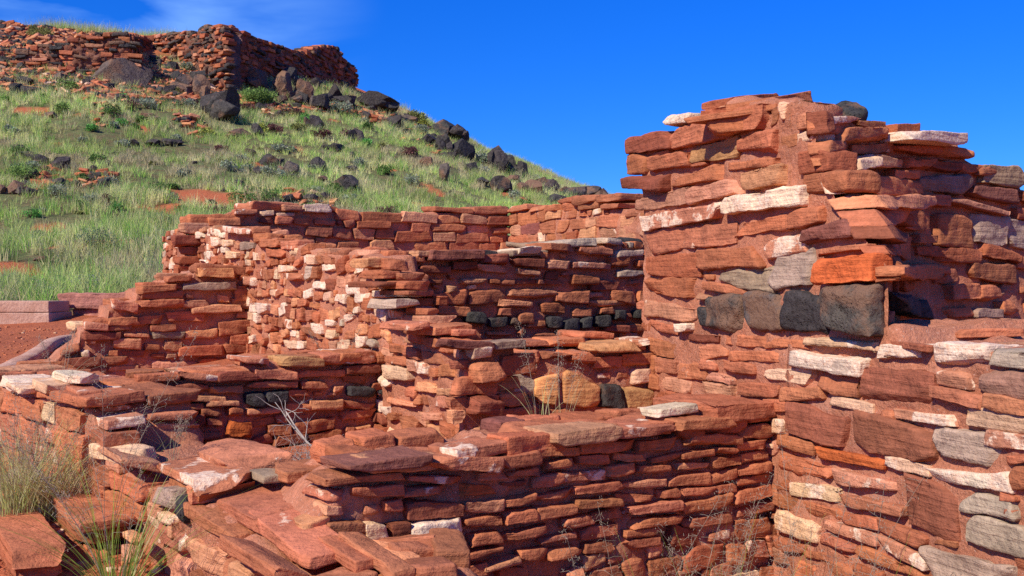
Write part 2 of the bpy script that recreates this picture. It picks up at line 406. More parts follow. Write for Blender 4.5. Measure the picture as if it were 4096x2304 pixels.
    def stone(s, bag, quad, proud=.0, depth=.12, amp=None, col='r', chips=5, rr=.18, e=None):
        """quad: uTL zTL, uBL zBL, uBR zBR, uTR zTR"""
        (a0, a1), (b0, b1), (c0, c1), (d0, d1) = quad
        w = (abs(d0 - a0) + abs(c0 - b0)) / 2; h = (abs(a1 - b1) + abs(d1 - c1)) / 2
        hx, hy, hz = w / 2, h / 2, depth / 2
        if hx < .004 or hy < .004: return
        p, nn, F = local_block((hx, hy, hz), e or s.e, rr, chips)
        S = p[:, 0] / hx; T = p[:, 1] / hy
        l = (1 - S) / 2; r_ = (1 + S) / 2; up = (1 + T) / 2; dn = (1 - T) / 2
        U = l * (up * a0 + dn * b0) + r_ * (up * d0 + dn * c0); Z = l * (up * a1 + dn * b1) + r_ * (up * d1 + dn * c1)
        V = np.stack([U, Z, p[:, 2] - hz + proud], 1)
        if amp is None: amp = min(.14 * h, .010)
        Fm = F if not s.flip else F[:, ::-1]
        bag.add(V, nn, Fm if True else F, colour(col) if isinstance(col, str) else col, amp)
        m = s.mark(min(a0, b0), max(c0, d0), min(b1, c1), max(a1, d1)); s.occ[m] = True
    def traced(s, crop, text, bag, kbag=None, parts=None, proud=(0., .025), depth=.14, depth2=None):
        ox, oy, k = crop
        for it in text.replace('\n', ';').split(';'):
            w = it.split()
            if len(w) < 7: continue
            x0, t0, b0, x1, t1, b1 = map(float, w[:6]); c = w[6]; extra = float(w[7]) if len(w) > 7 else None
            qp = [(x0, t0), (x0, b0), (x1, b1), (x1, t1)]; jit = (x1 - x0) * .05
            cx = sum(q[0] for q in qp) / 4; cy = sum(q[1] for q in qp) / 4
            quad = []
            for i, (x, y) in enumerate(qp):
                if c in 'kK': x = cx + (x - cx) * .95; y = cy + (y - cy) * .88
                x += rng.uniform(-jit, jit) * .5
                quad.append(s.uz(ox + (cx + (x - cx) * (.95 if c in 'YO' else 1.04)) * k, oy + (cy + (y - cy) * (1.02 if c in 'YO' else 1.16)) * k))
            pr = extra if extra is not None else rng.uniform(*proud)
            if c in 'kK':
                bb = kbag if kbag is not None else bag
                s.stone(bb, quad, pr + .01, depth if depth2 is None or max(q[0] for q in quad) < depth2 else .09, min(.03, .11 * abs(quad[0][1] - quad[1][1])), c, 16, .35)
            else:
                s.stone(bag, quad, pr, depth if depth2 is None or max(q[0] for q in quad) < depth2 else .07, None, c, 8, .10)
    def fill(s, bag, pitch, lmin, lmax, mix, kbag=None, proud=(-.01, .025), depth=.12, z0=None, wave=.012, tilt=.03, over=.0, gap=.006, chips=4, u0=None, u1=None, hvar=.3, rr=.08, again=True):
        z = s.base + .01 if z0 is None else z0; U1 = s.U[-1] if u1 is None else u1; seed = int(rng.integers(1000)); row = 0
        while z < s.tz.max() + over + .02:
            h = pitch * rng.uniform(1 - hvar, 1 + hvar); u = (0 if u0 is None else u0) - rng.uniform(0, lmin)
            while u < U1 + .02:
                l = rng.uniform(lmin, lmax) * (1 if rng.random() > .15 else .55); uc = u + l / 2
                dz = float(n2(uc * 1.3, row * .25, seed, 2)[0]) * wave
                tp = float(s.top(uc)) + over
                hh = h * rng.uniform(.84, 1.04); zc = z + dz + h * .5 + rng.uniform(-.08, .08) * h
                if zc + hh * .35 < tp and zc > s.base:
                    m = s.occ[s.mark(u, u + l, zc - hh / 2, zc + hh / 2)]
                    if m.size == 0 or m.mean() < .22:
                        a = u + gap / 2; b_ = u + l - gap / 2; t = rng.uniform(-tilt, tilt) * l
                        j = lambda: rng.uniform(-.14, .14) * hh
                        k = lambda: rng.uniform(-.25, .25) * hh
                        quad = [(a + k(), zc + hh / 2 - t + j()), (a + k(), zc - hh / 2 - t + j()), (b_ + k(), zc - hh / 2 + t + j()), (b_ + k(), zc + hh / 2 + t + j())]
                        c = pick(mix)
                        if c in 'kK': s.stone(kbag or bag, quad, rng.uniform(*proud), depth, .1 * hh, c, 8, .7)
                        else: s.stone(bag, quad, rng.uniform(*proud), depth, None, c, chips, rr)
                u += l
            z += h; row += 1
        if again:
            s.fill(bag, pitch * .62, lmin * .6, lmax * .55, mix, kbag, (proud[0], proud[1] * .6), depth * .7, z0, wave, tilt, over, gap, chips, u0, u1, hvar, rr, False)
        # chinking stones in what is left
    def chink(s, bag, n, size, mix, proud=(-.015, .01)):
        U1 = s.U[-1]
        for _ in range(n):
            l = rng.uniform(*size); h = l * rng.uniform(.28, .6); u = rng.uniform(0, U1 - l); zt = float(s.top(u + l / 2))
            z = rng.uniform(s.base, max(zt - h, s.base + .01))
            if s.occ[s.mark(u, u + l, z, z + h)].mean() < .05:
                j = lambda: rng.uniform(-.2, .2) * h
                s.stone(bag, [(u + j(), z + h + j()), (u + j(), z + j()), (u + l + j(), z + j()), (u + l + j(), z + h + j())], rng.uniform(*proud), .05, None, pick(mix), 3)
    def caps(s, bag, mix, lmin, lmax, hh, rows=2, over=.0, u0=0, u1=None, kbag=None, skip=.1):
        """flat slabs lying on the wall's top"""
        U1 = s.U[-1] if u1 is None else u1
        for r_ in range(rows):
            w = s.th / rows; u = u0
            while u < U1:
                l = rng.uniform(lmin, lmax); uc = u + l / 2
                if rng.random() > skip and uc < U1:
                    c = pick(mix); bb = kbag if (c in 'kK' and kbag is not None) else bag
                    hz = w * rng.uniform(.45, .62); h = rng.uniform(*hh) / 2; zt = min(float(s.top(uc - l * .3)), float(s.top(uc)), float(s.top(uc + l * .3)))
                    p, nn, F = local_block((l / 2 * .97, h, hz), s.e, .35, 7)
                    a = rng.uniform(-.15, .15); ca, sa = math.cos(a), math.sin(a)
                    V = np.stack([uc + p[:, 0] * ca - p[:, 2] * sa, zt + over + p[:, 1] + p[:, 0] * rng.uniform(-.06, .06) + p[:, 2] * rng.uniform(-.05, .05),
                                  -s.th * (r_ + .5) / rows + rng.uniform(-.02, .02) + p[:, 0] * sa + p[:, 2] * ca], 1)
                    bb.add(V, nn, F if not s.flip else F[:, ::-1], colour(c), min(.3 * h, .012))
                u += l * rng.uniform(.95, 1.15)
def free_block(bag, c, h, yaw=0., pitch=0., roll=0., col='r', e=.01, chips=7, rr=.25, amp=None):
    p, nn, F = local_block(h, e, rr, chips)
    Q = np.array(Matrix.Rotation(yaw, 3, 'Z') @ Matrix.Rotation(pitch, 3, 'X') @ Matrix.Rotation(roll, 3, 'Y'))
    V = p @ Q.T + np.array(c)
    bag.add(V, nn @ Q.T, F, colour(col) if isinstance(col, str) else col, amp if amp is not None else min(.12 * min(h) * 2, .014))
def rock(c, h, e, planes=16, col='k', amp=None, yaw=None, f=None, sink=.2):
    """faceted boulder as a bag of its own, c is the middle of its base"""
    h = np.array(h, float); n = int(np.clip(2 * h.max() / e, 10, 44)); P, F = template(n, n, n)
    p = P / np.linalg.norm(P, axis=1, keepdims=True) * 1.24
    for i_ in range(planes):
        nv = rng.normal(size=3); nv /= np.linalg.norm(nv); d = rng.uniform(.50, .80) if i_ < planes * .5 else rng.uniform(.7, .95)
        p = p - nv * np.maximum(0, p @ nv - d)[:, None]
    nn = p / np.linalg.norm(p, axis=1, keepdims=True); p = p * h
    a = rng.uniform(0, 6.28) if yaw is None else yaw
    Q = np.array([[math.cos(a), -math.sin(a), 0], [math.sin(a), math.cos(a), 0], [0, 0, 1]])
    V = p @ Q.T + np.array(c) + np.array([0, 0, h[2] * (1 - sink)])
    b = Bag(); b.add(V, nn @ Q.T, F, colour(col) if isinstance(col, str) else col, (amp if amp is not None else .09) * h.mean())
    return b
C3 = (2400, 300, .7592); C8 = (2800, 1200, .7619); C7 = (1300, 1500, .7376); C6 = (0, 1400, .6238); C5 = (1300, 700, .7591); C4 = (0, 700, .6903)
# ------------------------------------------------------------------ the walls as plans (screen column, distance) -> ground plan
RED = dict(r=10, R=3, s=3.5, o=3.4, m=2.0, q=2.4, d=1.2, w=1.3, g=.5, G=.5)
SUNNY = dict(r=10, R=4, s=2, o=2, m=2, q=2, w=2.2, d=.5, G=.6)
W1 = Wall([(1060, 2.7), (1700, 2.98), (2400, 3.36), (3112, 3.86)],
          [(1060, 2250), (1180, 2200), (1290, 2040), (1400, 1930), (1500, 1880), (1630, 1852), (1700, 1835), (2050, 1805), (2100, 1775), (2450, 1745), (2700, 1722), (2880, 1712), (2900, 1690), (3110, 1672)], .0, .42, e=.009, rec=.026)
WL = Wall([(-160, 5.15), (100, 4.3), (350, 3.74), (700, 3.16), (1060, 2.70), (1500, 2.31), (1620, 2.22)],
          [(-160, 1500), (60, 1560), (150, 1575), (330, 1620), (360, 1740), (372, 1815), (620, 1968), (790, 2038), (1060, 2225), (1250, 2365), (1620, 2540)], .1, .43, e=.009, rec=.02)
W2 = Wall([(540, 4.26), (1000, 4.52), (1515, 4.9)],
          [(540, 1515), (700, 1505), (880, 1490), (1000, 1462), (1090, 1440), (1290, 1430), (1515, 1410)], .7, .34, e=.011, rec=.03)
W5 = Wall([(655, 10.7), (980, 7.45), (1300, 5.66), (1510, 4.9), (1690, 4.4), (1800, 4.12), (1866, 4.0)],
          [(655, 940), (690, 925), (780, 925), (830, 915), (1020, 920), (1080, 955), (1173, 975), (1277, 1005), (1380, 1012), (1500, 1012), (1506, 1095), (1545, 1110), (1550, 1195), (1600, 1290), (1690, 1345), (1780, 1378), (1866, 1385)], .75, .22, e=.012, rec=.018)
W6 = Wall([(120, 6.65), (560, 7.0), (985, 7.42)],
          [(120, 1480), (214, 1440), (262, 1395), (322, 1355), (326, 1310), (432, 1275), (438, 1225), (548, 1190), (552, 1150), (662, 1130), (668, 1110), (780, 1097), (785, 1075), (940, 1072), (985, 1082)], .7, .45, e=.014, rec=.03)
W7 = Wall([(760, 9.0), (1400, 9.9), (2037, 10.9)],
          [(760, 905), (790, 893), (838, 868), (892, 848), (940, 838), (1000, 832), (1150, 836), (1400, 840), (1700, 842), (2037, 845)], .9, .4, e=.02, rec=.03)
W8 = Wall([(2037, 10.9), (2300, 9.7), (2640, 8.5)],
          [(2037, 845), (2150, 838), (2300, 835), (2450, 825), (2540, 840), (2600, 860), (2640, 870)], 1.2, .4, e=.02, rec=.015)
W9 = Wall([(1640, 5.12), (2050, 5.45), (2650, 6.1)],
          [(1640, 1016), (1720, 1014), (2120, 1014), (2185, 1005), (2192, 978), (2290, 972), (2395, 968), (2650, 962)], 1.1, .42, e=.013, rec=.03)
WA = Wall([(1992, 4.5), (2300, 4.62), (2615, 4.82)],
          [(1992, 1440), (2100, 1425), (2250, 1405), (2400, 1392), (2615, 1382)], .9, .45, e=.011, rec=.02)
WR = Wall([(2562, 4.9), (3090, 3.83), (3600, 3.16), (4096, 2.7), (4700, 2.28)],
          [(2562, 600), (2690, 548), (2895, 450), (2900, 400), (3100, 390), (3255, 440), (3262, 600), (3300, 605), (3306, 730), (3350, 735), (3356, 830), (3410, 835), (3416, 930), (3470, 935), (3476, 1060), (3552, 1300), (3590, 1372), (4096, 1400), (4700, 1440)], .3, .62, e=.011, rec=.014)
WT = Wall([(3262, 3.56), (3640, 4.15), (4096, 4.55), (4500, 5.0)],
          [(3262, 470), (3330, 495), (3490, 512), (3539, 520), (3645, 540), (3850, 560), (3866, 620), (3926, 665), (4082, 690), (4100, 770), (4500, 830)], 1.25, .22, e=.011, rec=.02)
_ed = np.array([WR.uz(*q) for q in [(3545, 1330), (3540, 1060), (3482, 1000), (3420, 900), (3345, 800), (3300, 700), (3262, 600), (3255, 430)]])
_edxy = np.array([WR.pt(u, 0, 0)[:2] for u, z in _ed])
def edge_xy(z): return np.stack([np.interp(z, _ed[:, 1], _edxy[:, 0]), np.interp(z, _ed[:, 1], _edxy[:, 1])], -1)
_WTF = WT.F; _WTuz = WT.uz
def wt_F(V):
    u = V[:, 0]; W = _WTF(V); m = u < WT.L[0]
    if m.any():
        f = (u[m] / WT.L[0])[:, None]; E = edge_xy(V[m, 1]); P = E * (1 - f) + WT.P[1] * f; d = WT.P[1] - E; d /= np.linalg.norm(d, axis=1)[:, None]
        Nn = np.stack([d[:, 1], -d[:, 0]], 1); Nn = Nn * (1 - np.clip(f, 0, 1) * .5) + WT.N[1] * np.clip(f, 0, 1) * .5; o = V[m, 2:3]; o = np.where(o < -.03, -.03 + (o + .03) * np.clip(f * 1.3 - .05, .0, 1), o); W[m, :2] = P + Nn * o
    return W
def wt_uz(px, py):
    u, z = _WTuz(px, py)
    if u < WT.L[0]:
        k = (px - 2048) / FPX
        for _ in range(6):
            E = edge_xy(z); d = WT.P[1] - E; f = (k * E[1] - E[0]) / (d[0] - k * d[1]); y = E[1] + d[1] * f; z = EYE - (py - 1152) / FPX * y
            f = min(max(f, .0), 1.2)
        u = f * WT.L[0]
    return u, z
WT.F = wt_F; WT.uz = wt_uz
for w in (W1, WL, W2, W5, W6, W7, W8, W9, WA, WR, WT): w.cen = lambda u, w=w: w.pt(u, 0, -w.th / 2)[:2]

# ------------------------------------------------------------------ terrain
HC = np.array([-30.6, 72.0])
def sm(a, b, x): t = np.clip((x - a) / (b - a), 0, 1); return t * t * (3 - 2 * t)
_dir1 = W1.T[1]; _n1 = W1.N[1]; _p1 = W1.P[1] - _n1 * .2
_nl = -WL.N[3]; _pl = WL.P[3] + _nl * .2
def H(x, y, rough=True):
    x = np.atleast_1d(np.asarray(x, float)); y = np.atleast_1d(np.asarray(y, float))
    dx, dy = x - HC[0], y - HC[1]; r = np.hypot(dx, dy)
    th = np.arctan2(dy, dx)
    q = r - 20 + (n2(np.cos(th) * 2.2, np.sin(th) * 2.2, 4, 3) * .8 if rough else 0)
    z = np.interp(q, [-25, -6, 0, 5, 10, 20, 30, 36, 40, 43, 60, 140, 900], [15.9, 15.7, 15.3, 13.0, 10.3, 6.3, 3.0, 1.6, 1.12, .97, .92, .8, -6])
    d = np.hypot(x, y)
    near = np.interp(d, [0, 3, 4.5, 7, 9], [.5, .62, .80, .95, .95])
    z = z * sm(5, 9, d) + near * (1 - sm(5, 9, d))
    if rough:
        hill = sm(44, 38, q)
        z = z + hill * (n2(x / 4.1, y / 4.1, 8, 3) * .22 + n2(x / 1.1, y / 1.1, 9, 2) * .06) + n2(x * 1.3, y * 1.3, 12, 3) * .012 * (1 - hill) + n2(x * 9, y * 9, 14, 2) * .004 * (1 - hill)
    s1 = (x - _p1[0]) * _n1[0] + (y - _p1[1]) * _n1[1]; s2 = (x - _pl[0]) * _nl[0] + (y - _pl[1]) * _nl[1]
    m = sm(0, .15, np.minimum(s1, s2)) * (d < 12)
    return z * (1 - m) + (.08 + .0 * z) * m
_rs = np.geomspace(2.5, 160, 700)
def hit(px, py, dmin=12):
    """where the line of sight through a point of the picture meets the hill"""
    r = ray(px, py); ds = _rs[_rs > dmin]
    zz = EYE + r[2] * ds; hh = H(r[0] * ds, ds)
    k = np.nonzero(zz < hh)[0]
    if len(k) == 0:
        g = np.argmax(hh - zz); dd = ds[g]
    else: dd = ds[k[0]]
    return np.array([r[0] * dd, dd, float(H(r[0] * dd, dd)[0])])
def proj(P): P = np.atleast_2d(P); return 2048 + FPX * P[:, 0] / P[:, 1], 1152 - FPX * (P[:, 2] - EYE) / P[:, 1]
# patches of bare red earth on the slope (plan positions, radius)
BARE = [(hit(810, 792)[:2], 1.5), (hit(600, 838)[:2], .8), (hit(690, 830)[:2], .6), (hit(40, 1080)[:2], .7), (hit(120,1100)[:2], .5)]
def grassy(x, y):
    dx, dy = x - HC[0], y - HC[1]; q = np.hypot(dx, dy) - 20
    g = sm(41.5, 38.5, q + n2(x / 2, y / 2, 41, 2) * 1.2) * sm(3.0, 8.2, q + n2(x / 2.5, y / 2.5, 40, 3) * 1.8)
    for c, rr in BARE: g = g * sm(rr * .45, rr * .75, np.hypot((x - c[0]) * .6, y - c[1]) + n2(x, y, 43, 3) * rr * .16)
    g = g * sm(-.75, -.6, n2(x / 1.7, y / 1.7, 45, 3) + .12)
    return g * (y > 10)
az = np.concatenate([np.arange(-180, -34, 4), np.arange(-34, 34, .16), np.arange(34, 180, 4)]); az = np.radians(az)
rs = np.concatenate([np.geomspace(.4, 2.2, 30), np.geomspace(2.25, 100, 430), np.geomspace(104, 6000, 60)])
A, RR = np.meshgrid(az, rs, indexing='ij'); X = (np.sin(A) * RR).ravel(); Y = (np.cos(A) * RR).ravel(); Z = H(X, Y)
nA, nR = A.shape; I = np.arange(nA * nR).reshape(nA, nR); I2 = np.concatenate([I, I[:1]], 0)
F = np.stack([I2[:-1, :-1].ravel(), I2[:-1, 1:].ravel(), I2[1:, 1:].ravel(), I2[1:, :-1].ravel()], 1)
gc = np.zeros((len(X), 4)); gc[:, 3] = grassy(X, Y)
tag(mesh_np('ground', np.stack([X, Y, Z], 1), F, M_GROUND, None, gc), kind='structure')
def patch(name, poly, zf, step=.03):
    poly = np.array(poly); lo = poly.min(0); hi = poly.max(0)
    gx = np.arange(lo[0], hi[0] + step, step); gy = np.arange(lo[1], hi[1] + step, step); X, Y = np.meshgrid(gx, gy, indexing='ij')
    x, y = X.ravel(), Y.ravel(); inside = np.zeros(len(x), bool); n = len(poly)
    for i in range(n):
        x1, y1 = poly[i]; x2, y2 = poly[(i + 1) % n]
        c = ((y1 > y) != (y2 > y)) & (x < (x2 - x1) * (y - y1) / (y2 - y1 + 1e-12) + x1); inside ^= c
    z = zf(x, y) + n2(x * 5, y * 5, 60, 4) * .012
    I = np.arange(len(x)).reshape(X.shape); m = inside.reshape(X.shape); mm_ = m[:-1, :-1] & m[1:, :-1] & m[1:, 1:] & m[:-1, 1:]
    F = np.stack([I[:-1, :-1][mm_], I[1:, :-1][mm_], I[1:, 1:][mm_], I[:-1, 1:][mm_]], 1)
    return tag(mesh_np(name, np.stack([x, y, z], 1), F, M_GROUND, None, np.zeros((len(x), 4))), kind='structure')
def pc(w, px):
    u = w.uz(px, 1300)[0]; return w.cen(u)
patch('room_floor', [pc(W1, 1120), pc(W1, 2000), pc(W5, 1840), pc(W5, 1560), pc(W2, 1500), pc(W2, 560), pc(WL, 420)], lambda x, y: .87 + 0 * x)
patch('room_floor', [pc(W2, 560), pc(W2, 1500), pc(W5, 1400), pc(W5, 1000), pc(W6, 970), pc(W6, 240)], lambda x, y: .9 + .22 * sm(-3.4, -1.6, x))
patch('room_floor', [pc(W1, 1900), pc(W1, 3080), pc(WR, 3000), pc(WR, 2640), pc(W9, 2600), pc(W9, 1500), pc(W5, 1560), pc(W5, 1840)], lambda x, y: .97 + 0 * x)

# ------------------------------------------------------------------ W1: the near wall
def wall_thing(name, label, w, cat='stone wall'):
    p = w.pt(w.U[-1] / 2, w.base, -w.th / 2); return thing(name, label, cat, tuple(p))
T1 = wall_thing('masonry_wall', 'long red sandstone wall across the foreground with broad cap slabs, dark joints and airy grass at its foot', W1)
W1.core(T1, amp=.016)
b = Bag(); cp = Bag()
W1.traced(C7, """110 480 512 540 425 488 D .05; 550 430 492 920 442 515 m .05; 925 440 495 1135 412 472 r
1225 310 372 1560 272 340 q .05; 1555 288 330 1870 262 312 m .045; 1890 245 292 2185 228 280 r .04""", cp, proud=(.03, .05), depth=.2)
W1.traced(C7, """1145 395 442 1375 388 440 r; 1385 372 422 1690 352 402 r; 1700 365 415 1925 328 392 r; 1975 332 380 2240 322 372 r; 2255 292 345 2425 268 332 r
0 552 600 430 532 570 s; 455 552 575 755 552 590 m; 830 530 570 965 520 562 r; 985 525 552 1165 502 542 r; 1205 475 512 1330 455 492 r; 1375 440 482 1555 428 476 r; 1575 428 470 1740 432 460 r
1765 450 472 1930 418 456 r; 1925 420 452 2095 402 440 r; 2120 395 422 2225 395 420 r; 2230 372 410 2410 350 400 r; 1295 530 586 1515 512 562 m; 1520 502 552 1665 486 540 r; 1670 490 532 1870 490 526 r
1920 482 515 2095 472 505 o; 2095 450 502 2250 440 482 r; 2255 430 472 2400 410 452 r; 150 612 652 420 600 655 r; 430 620 660 660 605 640 m; 725 590 652 930 600 645 O; 950 583 602 1095 575 600 d
1140 560 612 1280 535 600 r; 1350 612 652 1595 580 626 r; 1605 590 612 1845 560 602 o; 1865 560 602 2080 532 590 r; 2085 540 590 2225 512 556 r; 2235 502 550 2410 472 520 r; 0 640 692 130 632 665 m
450 688 782 745 695 770 d; 760 700 745 955 678 735 o; 960 680 712 1130 642 690 r; 1135 655 682 1340 622 665 r; 1360 682 726 1590 662 700 r; 1600 650 690 1800 650 680 r; 1640 720 757 1915 682 726 m
1815 628 668 1915 620 658 r; 1930 612 660 2110 602 640 r; 2118 602 640 2220 590 630 r; 330 690 732 415 680 740 r; 455 822 892 745 782 856 W .03; 765 790 832 945 755 812 r; 975 745 806 1125 730 782 r
1140 722 782 1350 706 746 r; 1285 780 826 1455 762 796 r; 1460 760 792 1610 722 770 r; 1660 790 832 1935 760 800 r; 15 802 850 210 792 842 s .02; 215 802 912 330 822 900 w .02; 338 812 880 450 800 850 d .02
785 872 926 950 856 906 r; 970 872 902 1215 802 850 r; 1165 890 912 1350 852 882 m; 1390 832 890 1590 812 870 r; 460 922 962 780 902 946 d; 1410 917 962 1570 897 956 s; 770 962 1002 950 932 960 r
870 1032 1062 1050 992 1040 o; 1065 962 1010 1200 942 1000 r; 1210 952 1000 1375 932 980 r; 735 1052 1086 880 1022 1080 r; 480 1002 1050 740 1012 1060 d; 1630 846 880 1800 830 868 r; 1620 900 946 1810 884 926 r
1930 700 746 2190 652 706 r; 2215 640 690 2420 600 650 r; 1960 790 830 2190 745 795 s; 2210 735 770 2430 690 735 m; 2240 560 596 2410 530 575 r""", b, proud=(.0, .024), depth=.16)
b1 = Bag()
W1.fill(b, .055, .09, .23, RED, proud=(-.01, .022), depth=.14, tilt=.09, wave=.024, gap=.008, hvar=.45, chips=5, z0=.25)
W1.chink(b, 900, (.03, .09), RED)
b.build('wall_stones', M_SAND, T1, W1.F, 11)
W1.occ[:] = False
W1.caps(cp, dict(r=5, s=3, m=3, R=3, q=2, w=1, D=1), .11, .27, (.03, .07), 3, over=.008, u0=.30, skip=.12)
cp.build('capstones', M_SAND, T1, W1.F, 9)
bb = Bag(); W1.traced(C7, "2110 165 262 2412 150 238 s .02", bb, depth=.34)
tag(bb.build('cap_boulder', M_SAND, T1, W1.F, 8), 'thick rounded red cap boulder at the right end')

# ------------------------------------------------------------------ WL: the low wall on the left with big slabs
TL = wall_thing('masonry_wall', 'low broad red wall running towards the camera at lower left, topped with big loose-looking slabs', WL)
WL.core(TL, amp=.014)
b = Bag(); kb = Bag()
WL.traced(C6, """1005 870 960 1130 905 1005 G .01; 680 680 740 765 720 788 q; 590 612 680 780 660 725 w; 1075 1100 1190 1110 1120 1210 q; 1000 1110 1230 1180 1200 1290 m; 950 1060 1110 1020 1100 1160 w
1190 880 955 1230 900 990 m; 1200 1000 1080 1500 1180 1240 r; 1030 1040 1090 1100 1080 1120 w""", b, proud=(.0, .012))
WL.traced(C6, "1135 925 1090 1195 950 1125 k .0", b, kb)
WL.fill(b, .075, .16, .36, dict(r=8, s=3, q=3, m=3, o=1, w=.8, G=.6), kb, proud=(-.006, .012), depth=.12, tilt=.02, gap=.008)
WL.chink(b, 260, (.04, .1), SUNNY)
b.build('wall_stones', M_SAND, TL, WL.F, 9)
tag(kb.build('basalt_stone', M_BAS, TL, WL.F, 9), 'dark grey upright stone set in the left face')
cp = Bag(); WL.caps(cp, dict(r=5, m=2, q=2, W=1.2, s=2), .22, .42, (.035, .06), 2, over=.012, u1=WL.uz(300, 1600)[0], skip=.0)
cp.build('capstones', M_SAND, TL, WL.F, 9)
# blocks set by their front edge: crop quad, distance, length backwards
d1 = np.array([*W1.T[0], 0.]); n1 = np.array([*W1.N[0], 0.]); up = np.array([0, 0, 1.])
def block(crop, xl, yt, yb, xr, yt2, yb2, d, back, col, parent, name='slab', label=None, tiltb=.0, loose=None, yaw=0., mat=None, chips=9, group=None, amp=None):
    ox, oy, k = crop; cyaw = math.cos(yaw); syaw = math.sin(yaw)
    T = np.array([d1[0] * cyaw - d1[1] * syaw, d1[0] * syaw + d1[1] * cyaw, 0]); Nn = np.array([n1[0] * cyaw - n1[1] * syaw, n1[0] * syaw + n1[1] * cyaw, 0])
    pl = at(ox + xl * k, oy + yt * k, d)
    def on(x, y):
        r = ray(ox + x * k, oy + y * k); t = (Nn @ (pl - [0, 0, EYE])) / (Nn @ r); return r * t + [0, 0, EYE]
    TLp, BL, TR, BR = pl, on(xl, yb), on(xr, yt2), on(xr, yb2)
    w = np.linalg.norm(TR - TLp); h = ((TLp - BL)[2] + (TR - BR)[2]) / 2
    p, nn, F = local_block((w / 2, h / 2, back / 2), .009, .11, chips)
    S = (p[:, 0] / w + .5)[:, None]; Tt = (p[:, 1] / h + .5)[:, None]
    V = (1 - S) * (Tt * TLp + (1 - Tt) * BL) + S * (Tt * TR + (1 - Tt) * BR) + Nn * (p[:, 2:3] - back / 2) + up * (-(p[:, 2:3] - back / 2)) * tiltb
    bg_ = Bag(); bg_.add(V, nn, F, colour(col) if isinstance(col, str) else col, amp or min(.16 * h, .014))
    if loose:
        V2, F2, C2, R2 = bg_.rough(7); o = mesh_np(name, V2, F2, mat or M_SAND, None, C2, R2, loc=V2.mean(0) * [1, 1, 0] + [0, 0, V2[:, 2].min()])
        return tag(o, loose[0], loose[1], group)
    o = bg_.build(name, mat or M_SAND, parent, None, 7)
    if label: tag(o, label)
    return o
for a in [((C6, 662, 535, 650, 905, 525, 628, 3.62, .30, 's', TL, 'corner_block', 'square red-brown block at the stepped corner')),
          (C6, 690, 458, 522, 940, 420, 488, 3.66, .34, 'M', TL, 'slab', 'white-crusted slab above the square block'),
          (C6, 642, 372, 405, 862, 345, 380, 3.80, .26, 'm', TL, 'slab', 'small pale-topped slab on the stepped corner'),
          (C6, 645, 300, 330, 930, 272, 304, 3.80, .42, 'W', TL, 'slab', 'large white lime-crusted slab at the top of the corner'),
          (C6, 965, 408, 452, 1285, 398, 446, 3.86, .34, 'm', TL), (C6, 970, 470, 515, 1285, 478, 515, 3.88, .25, 'o', TL),
          (C6, 300, 225, 290, 500, 215, 285, 4.0, .35, 'w', TL, 'slab'), (C6, 455, 172, 225, 655, 168, 215, 3.98, .38, 'W', TL, 'slab'), (C6, 120, 245, 285, 285, 240, 280, 4.15, .35, 'w', TL, 'slab'), (C6, 505, 262, 300, 660, 255, 300, 3.85, .3, 'm', TL, 'slab'), (C6, 440, 365, 430, 600, 350, 420, 3.95, .3, 'm', TL, 'slab'),
          (C6, 960, 300, 345, 1110, 285, 350, 4.1, .16, 'k', TL, 'basalt_stone', 'black lava stone at the wall corner', .0, None, 0., M_BAS),
          (C6, 1272, 850, 915, 1692, 790, 846, 3.02, .52, 'm', TL, 'slab', 'broad red slab with a white left edge'),
          (C6, 780, 690, 740, 1080, 745, 800, 3.32, .36, 'q', TL), (C6, 1470, 715, 790, 1862, 655, 775, 3.2, .42, 'm', TL, 'slab', 'rounded red slab with a pale crust along its front'),
          (C6, 1655, 1100, 1205, 2052, 990, 1078, 2.80, .60, 's', TL, 'slab', 'largest red slab with a gritty mortar patch on top'),
          (C6, 1290, 920, 985, 1660, 870, 930, 3.05, .38, 'r', TL),
          (C6, 1925, 1098, 1166, 2100, 1085, 1152, 2.84, .14, 'D', TL), (C6, 2102, 1100, 1166, 2335, 1095, 1150, 2.90, .14, 's', TL),
          (C6, 1985, 932, 978, 2240, 905, 962, 2.96, .16, 'm', TL), (C6, 1845, 792, 862, 2215, 748, 800, 3.05, .2, 'r', TL), (C6, 2010, 835, 882, 2565, 790, 852, 3.0, .2, 'r', TL),
          (C6, 1690, 812, 862, 1850, 795, 850, 3.08, .14, 'g', TL),
          ]:
    block(*a)
block(C6, 1958, 1345, 1440, 2285, 1262, 1312, 2.56, .42, 'm', TL, 'slab', 'tilted red slab with a white crust corner, nearest the camera', .12)
block(C7, 170, 1010, 1080, 345, 985, 1050, 2.5, .24, 'r', TL, 'slab', None, .05)
block(C7, 350, 1000, 1050, 520, 985, 1045, 2.62, .2, 'o', TL, 'slab', None, .04)
block(C7, 350, 1050, 1120, 490, 1050, 1110, 2.45, .3, 's', TL, 'slab', None, .1)
block(C6, 1750, 1380, 1500, 1990, 1440, 1560, 2.4, .4, 'r', TL, 'slab')
# rubble core of the low wall that rises to meet the near wall
mp_ = Bag()
for _ in range(16):
    u = rng.uniform(WL.uz(1150, 2000)[0], WL.uz(1500, 2300)[0]); o = rng.uniform(-.42, -.05)
    P_ = WL.pt(u, float(WL.top(u)) + rng.uniform(-.02, .04), o); free_block(mp_, P_, (rng.uniform(.04, .1), rng.uniform(.03, .07), rng.uniform(.015, .035)), rng.uniform(0, 3), rng.uniform(-.2, .2), rng.uniform(-.2, .2), pick(dict(r=5, s=3, q=1)))
mp_.build('rubble_fill', M_SAND, TL, None, 8)

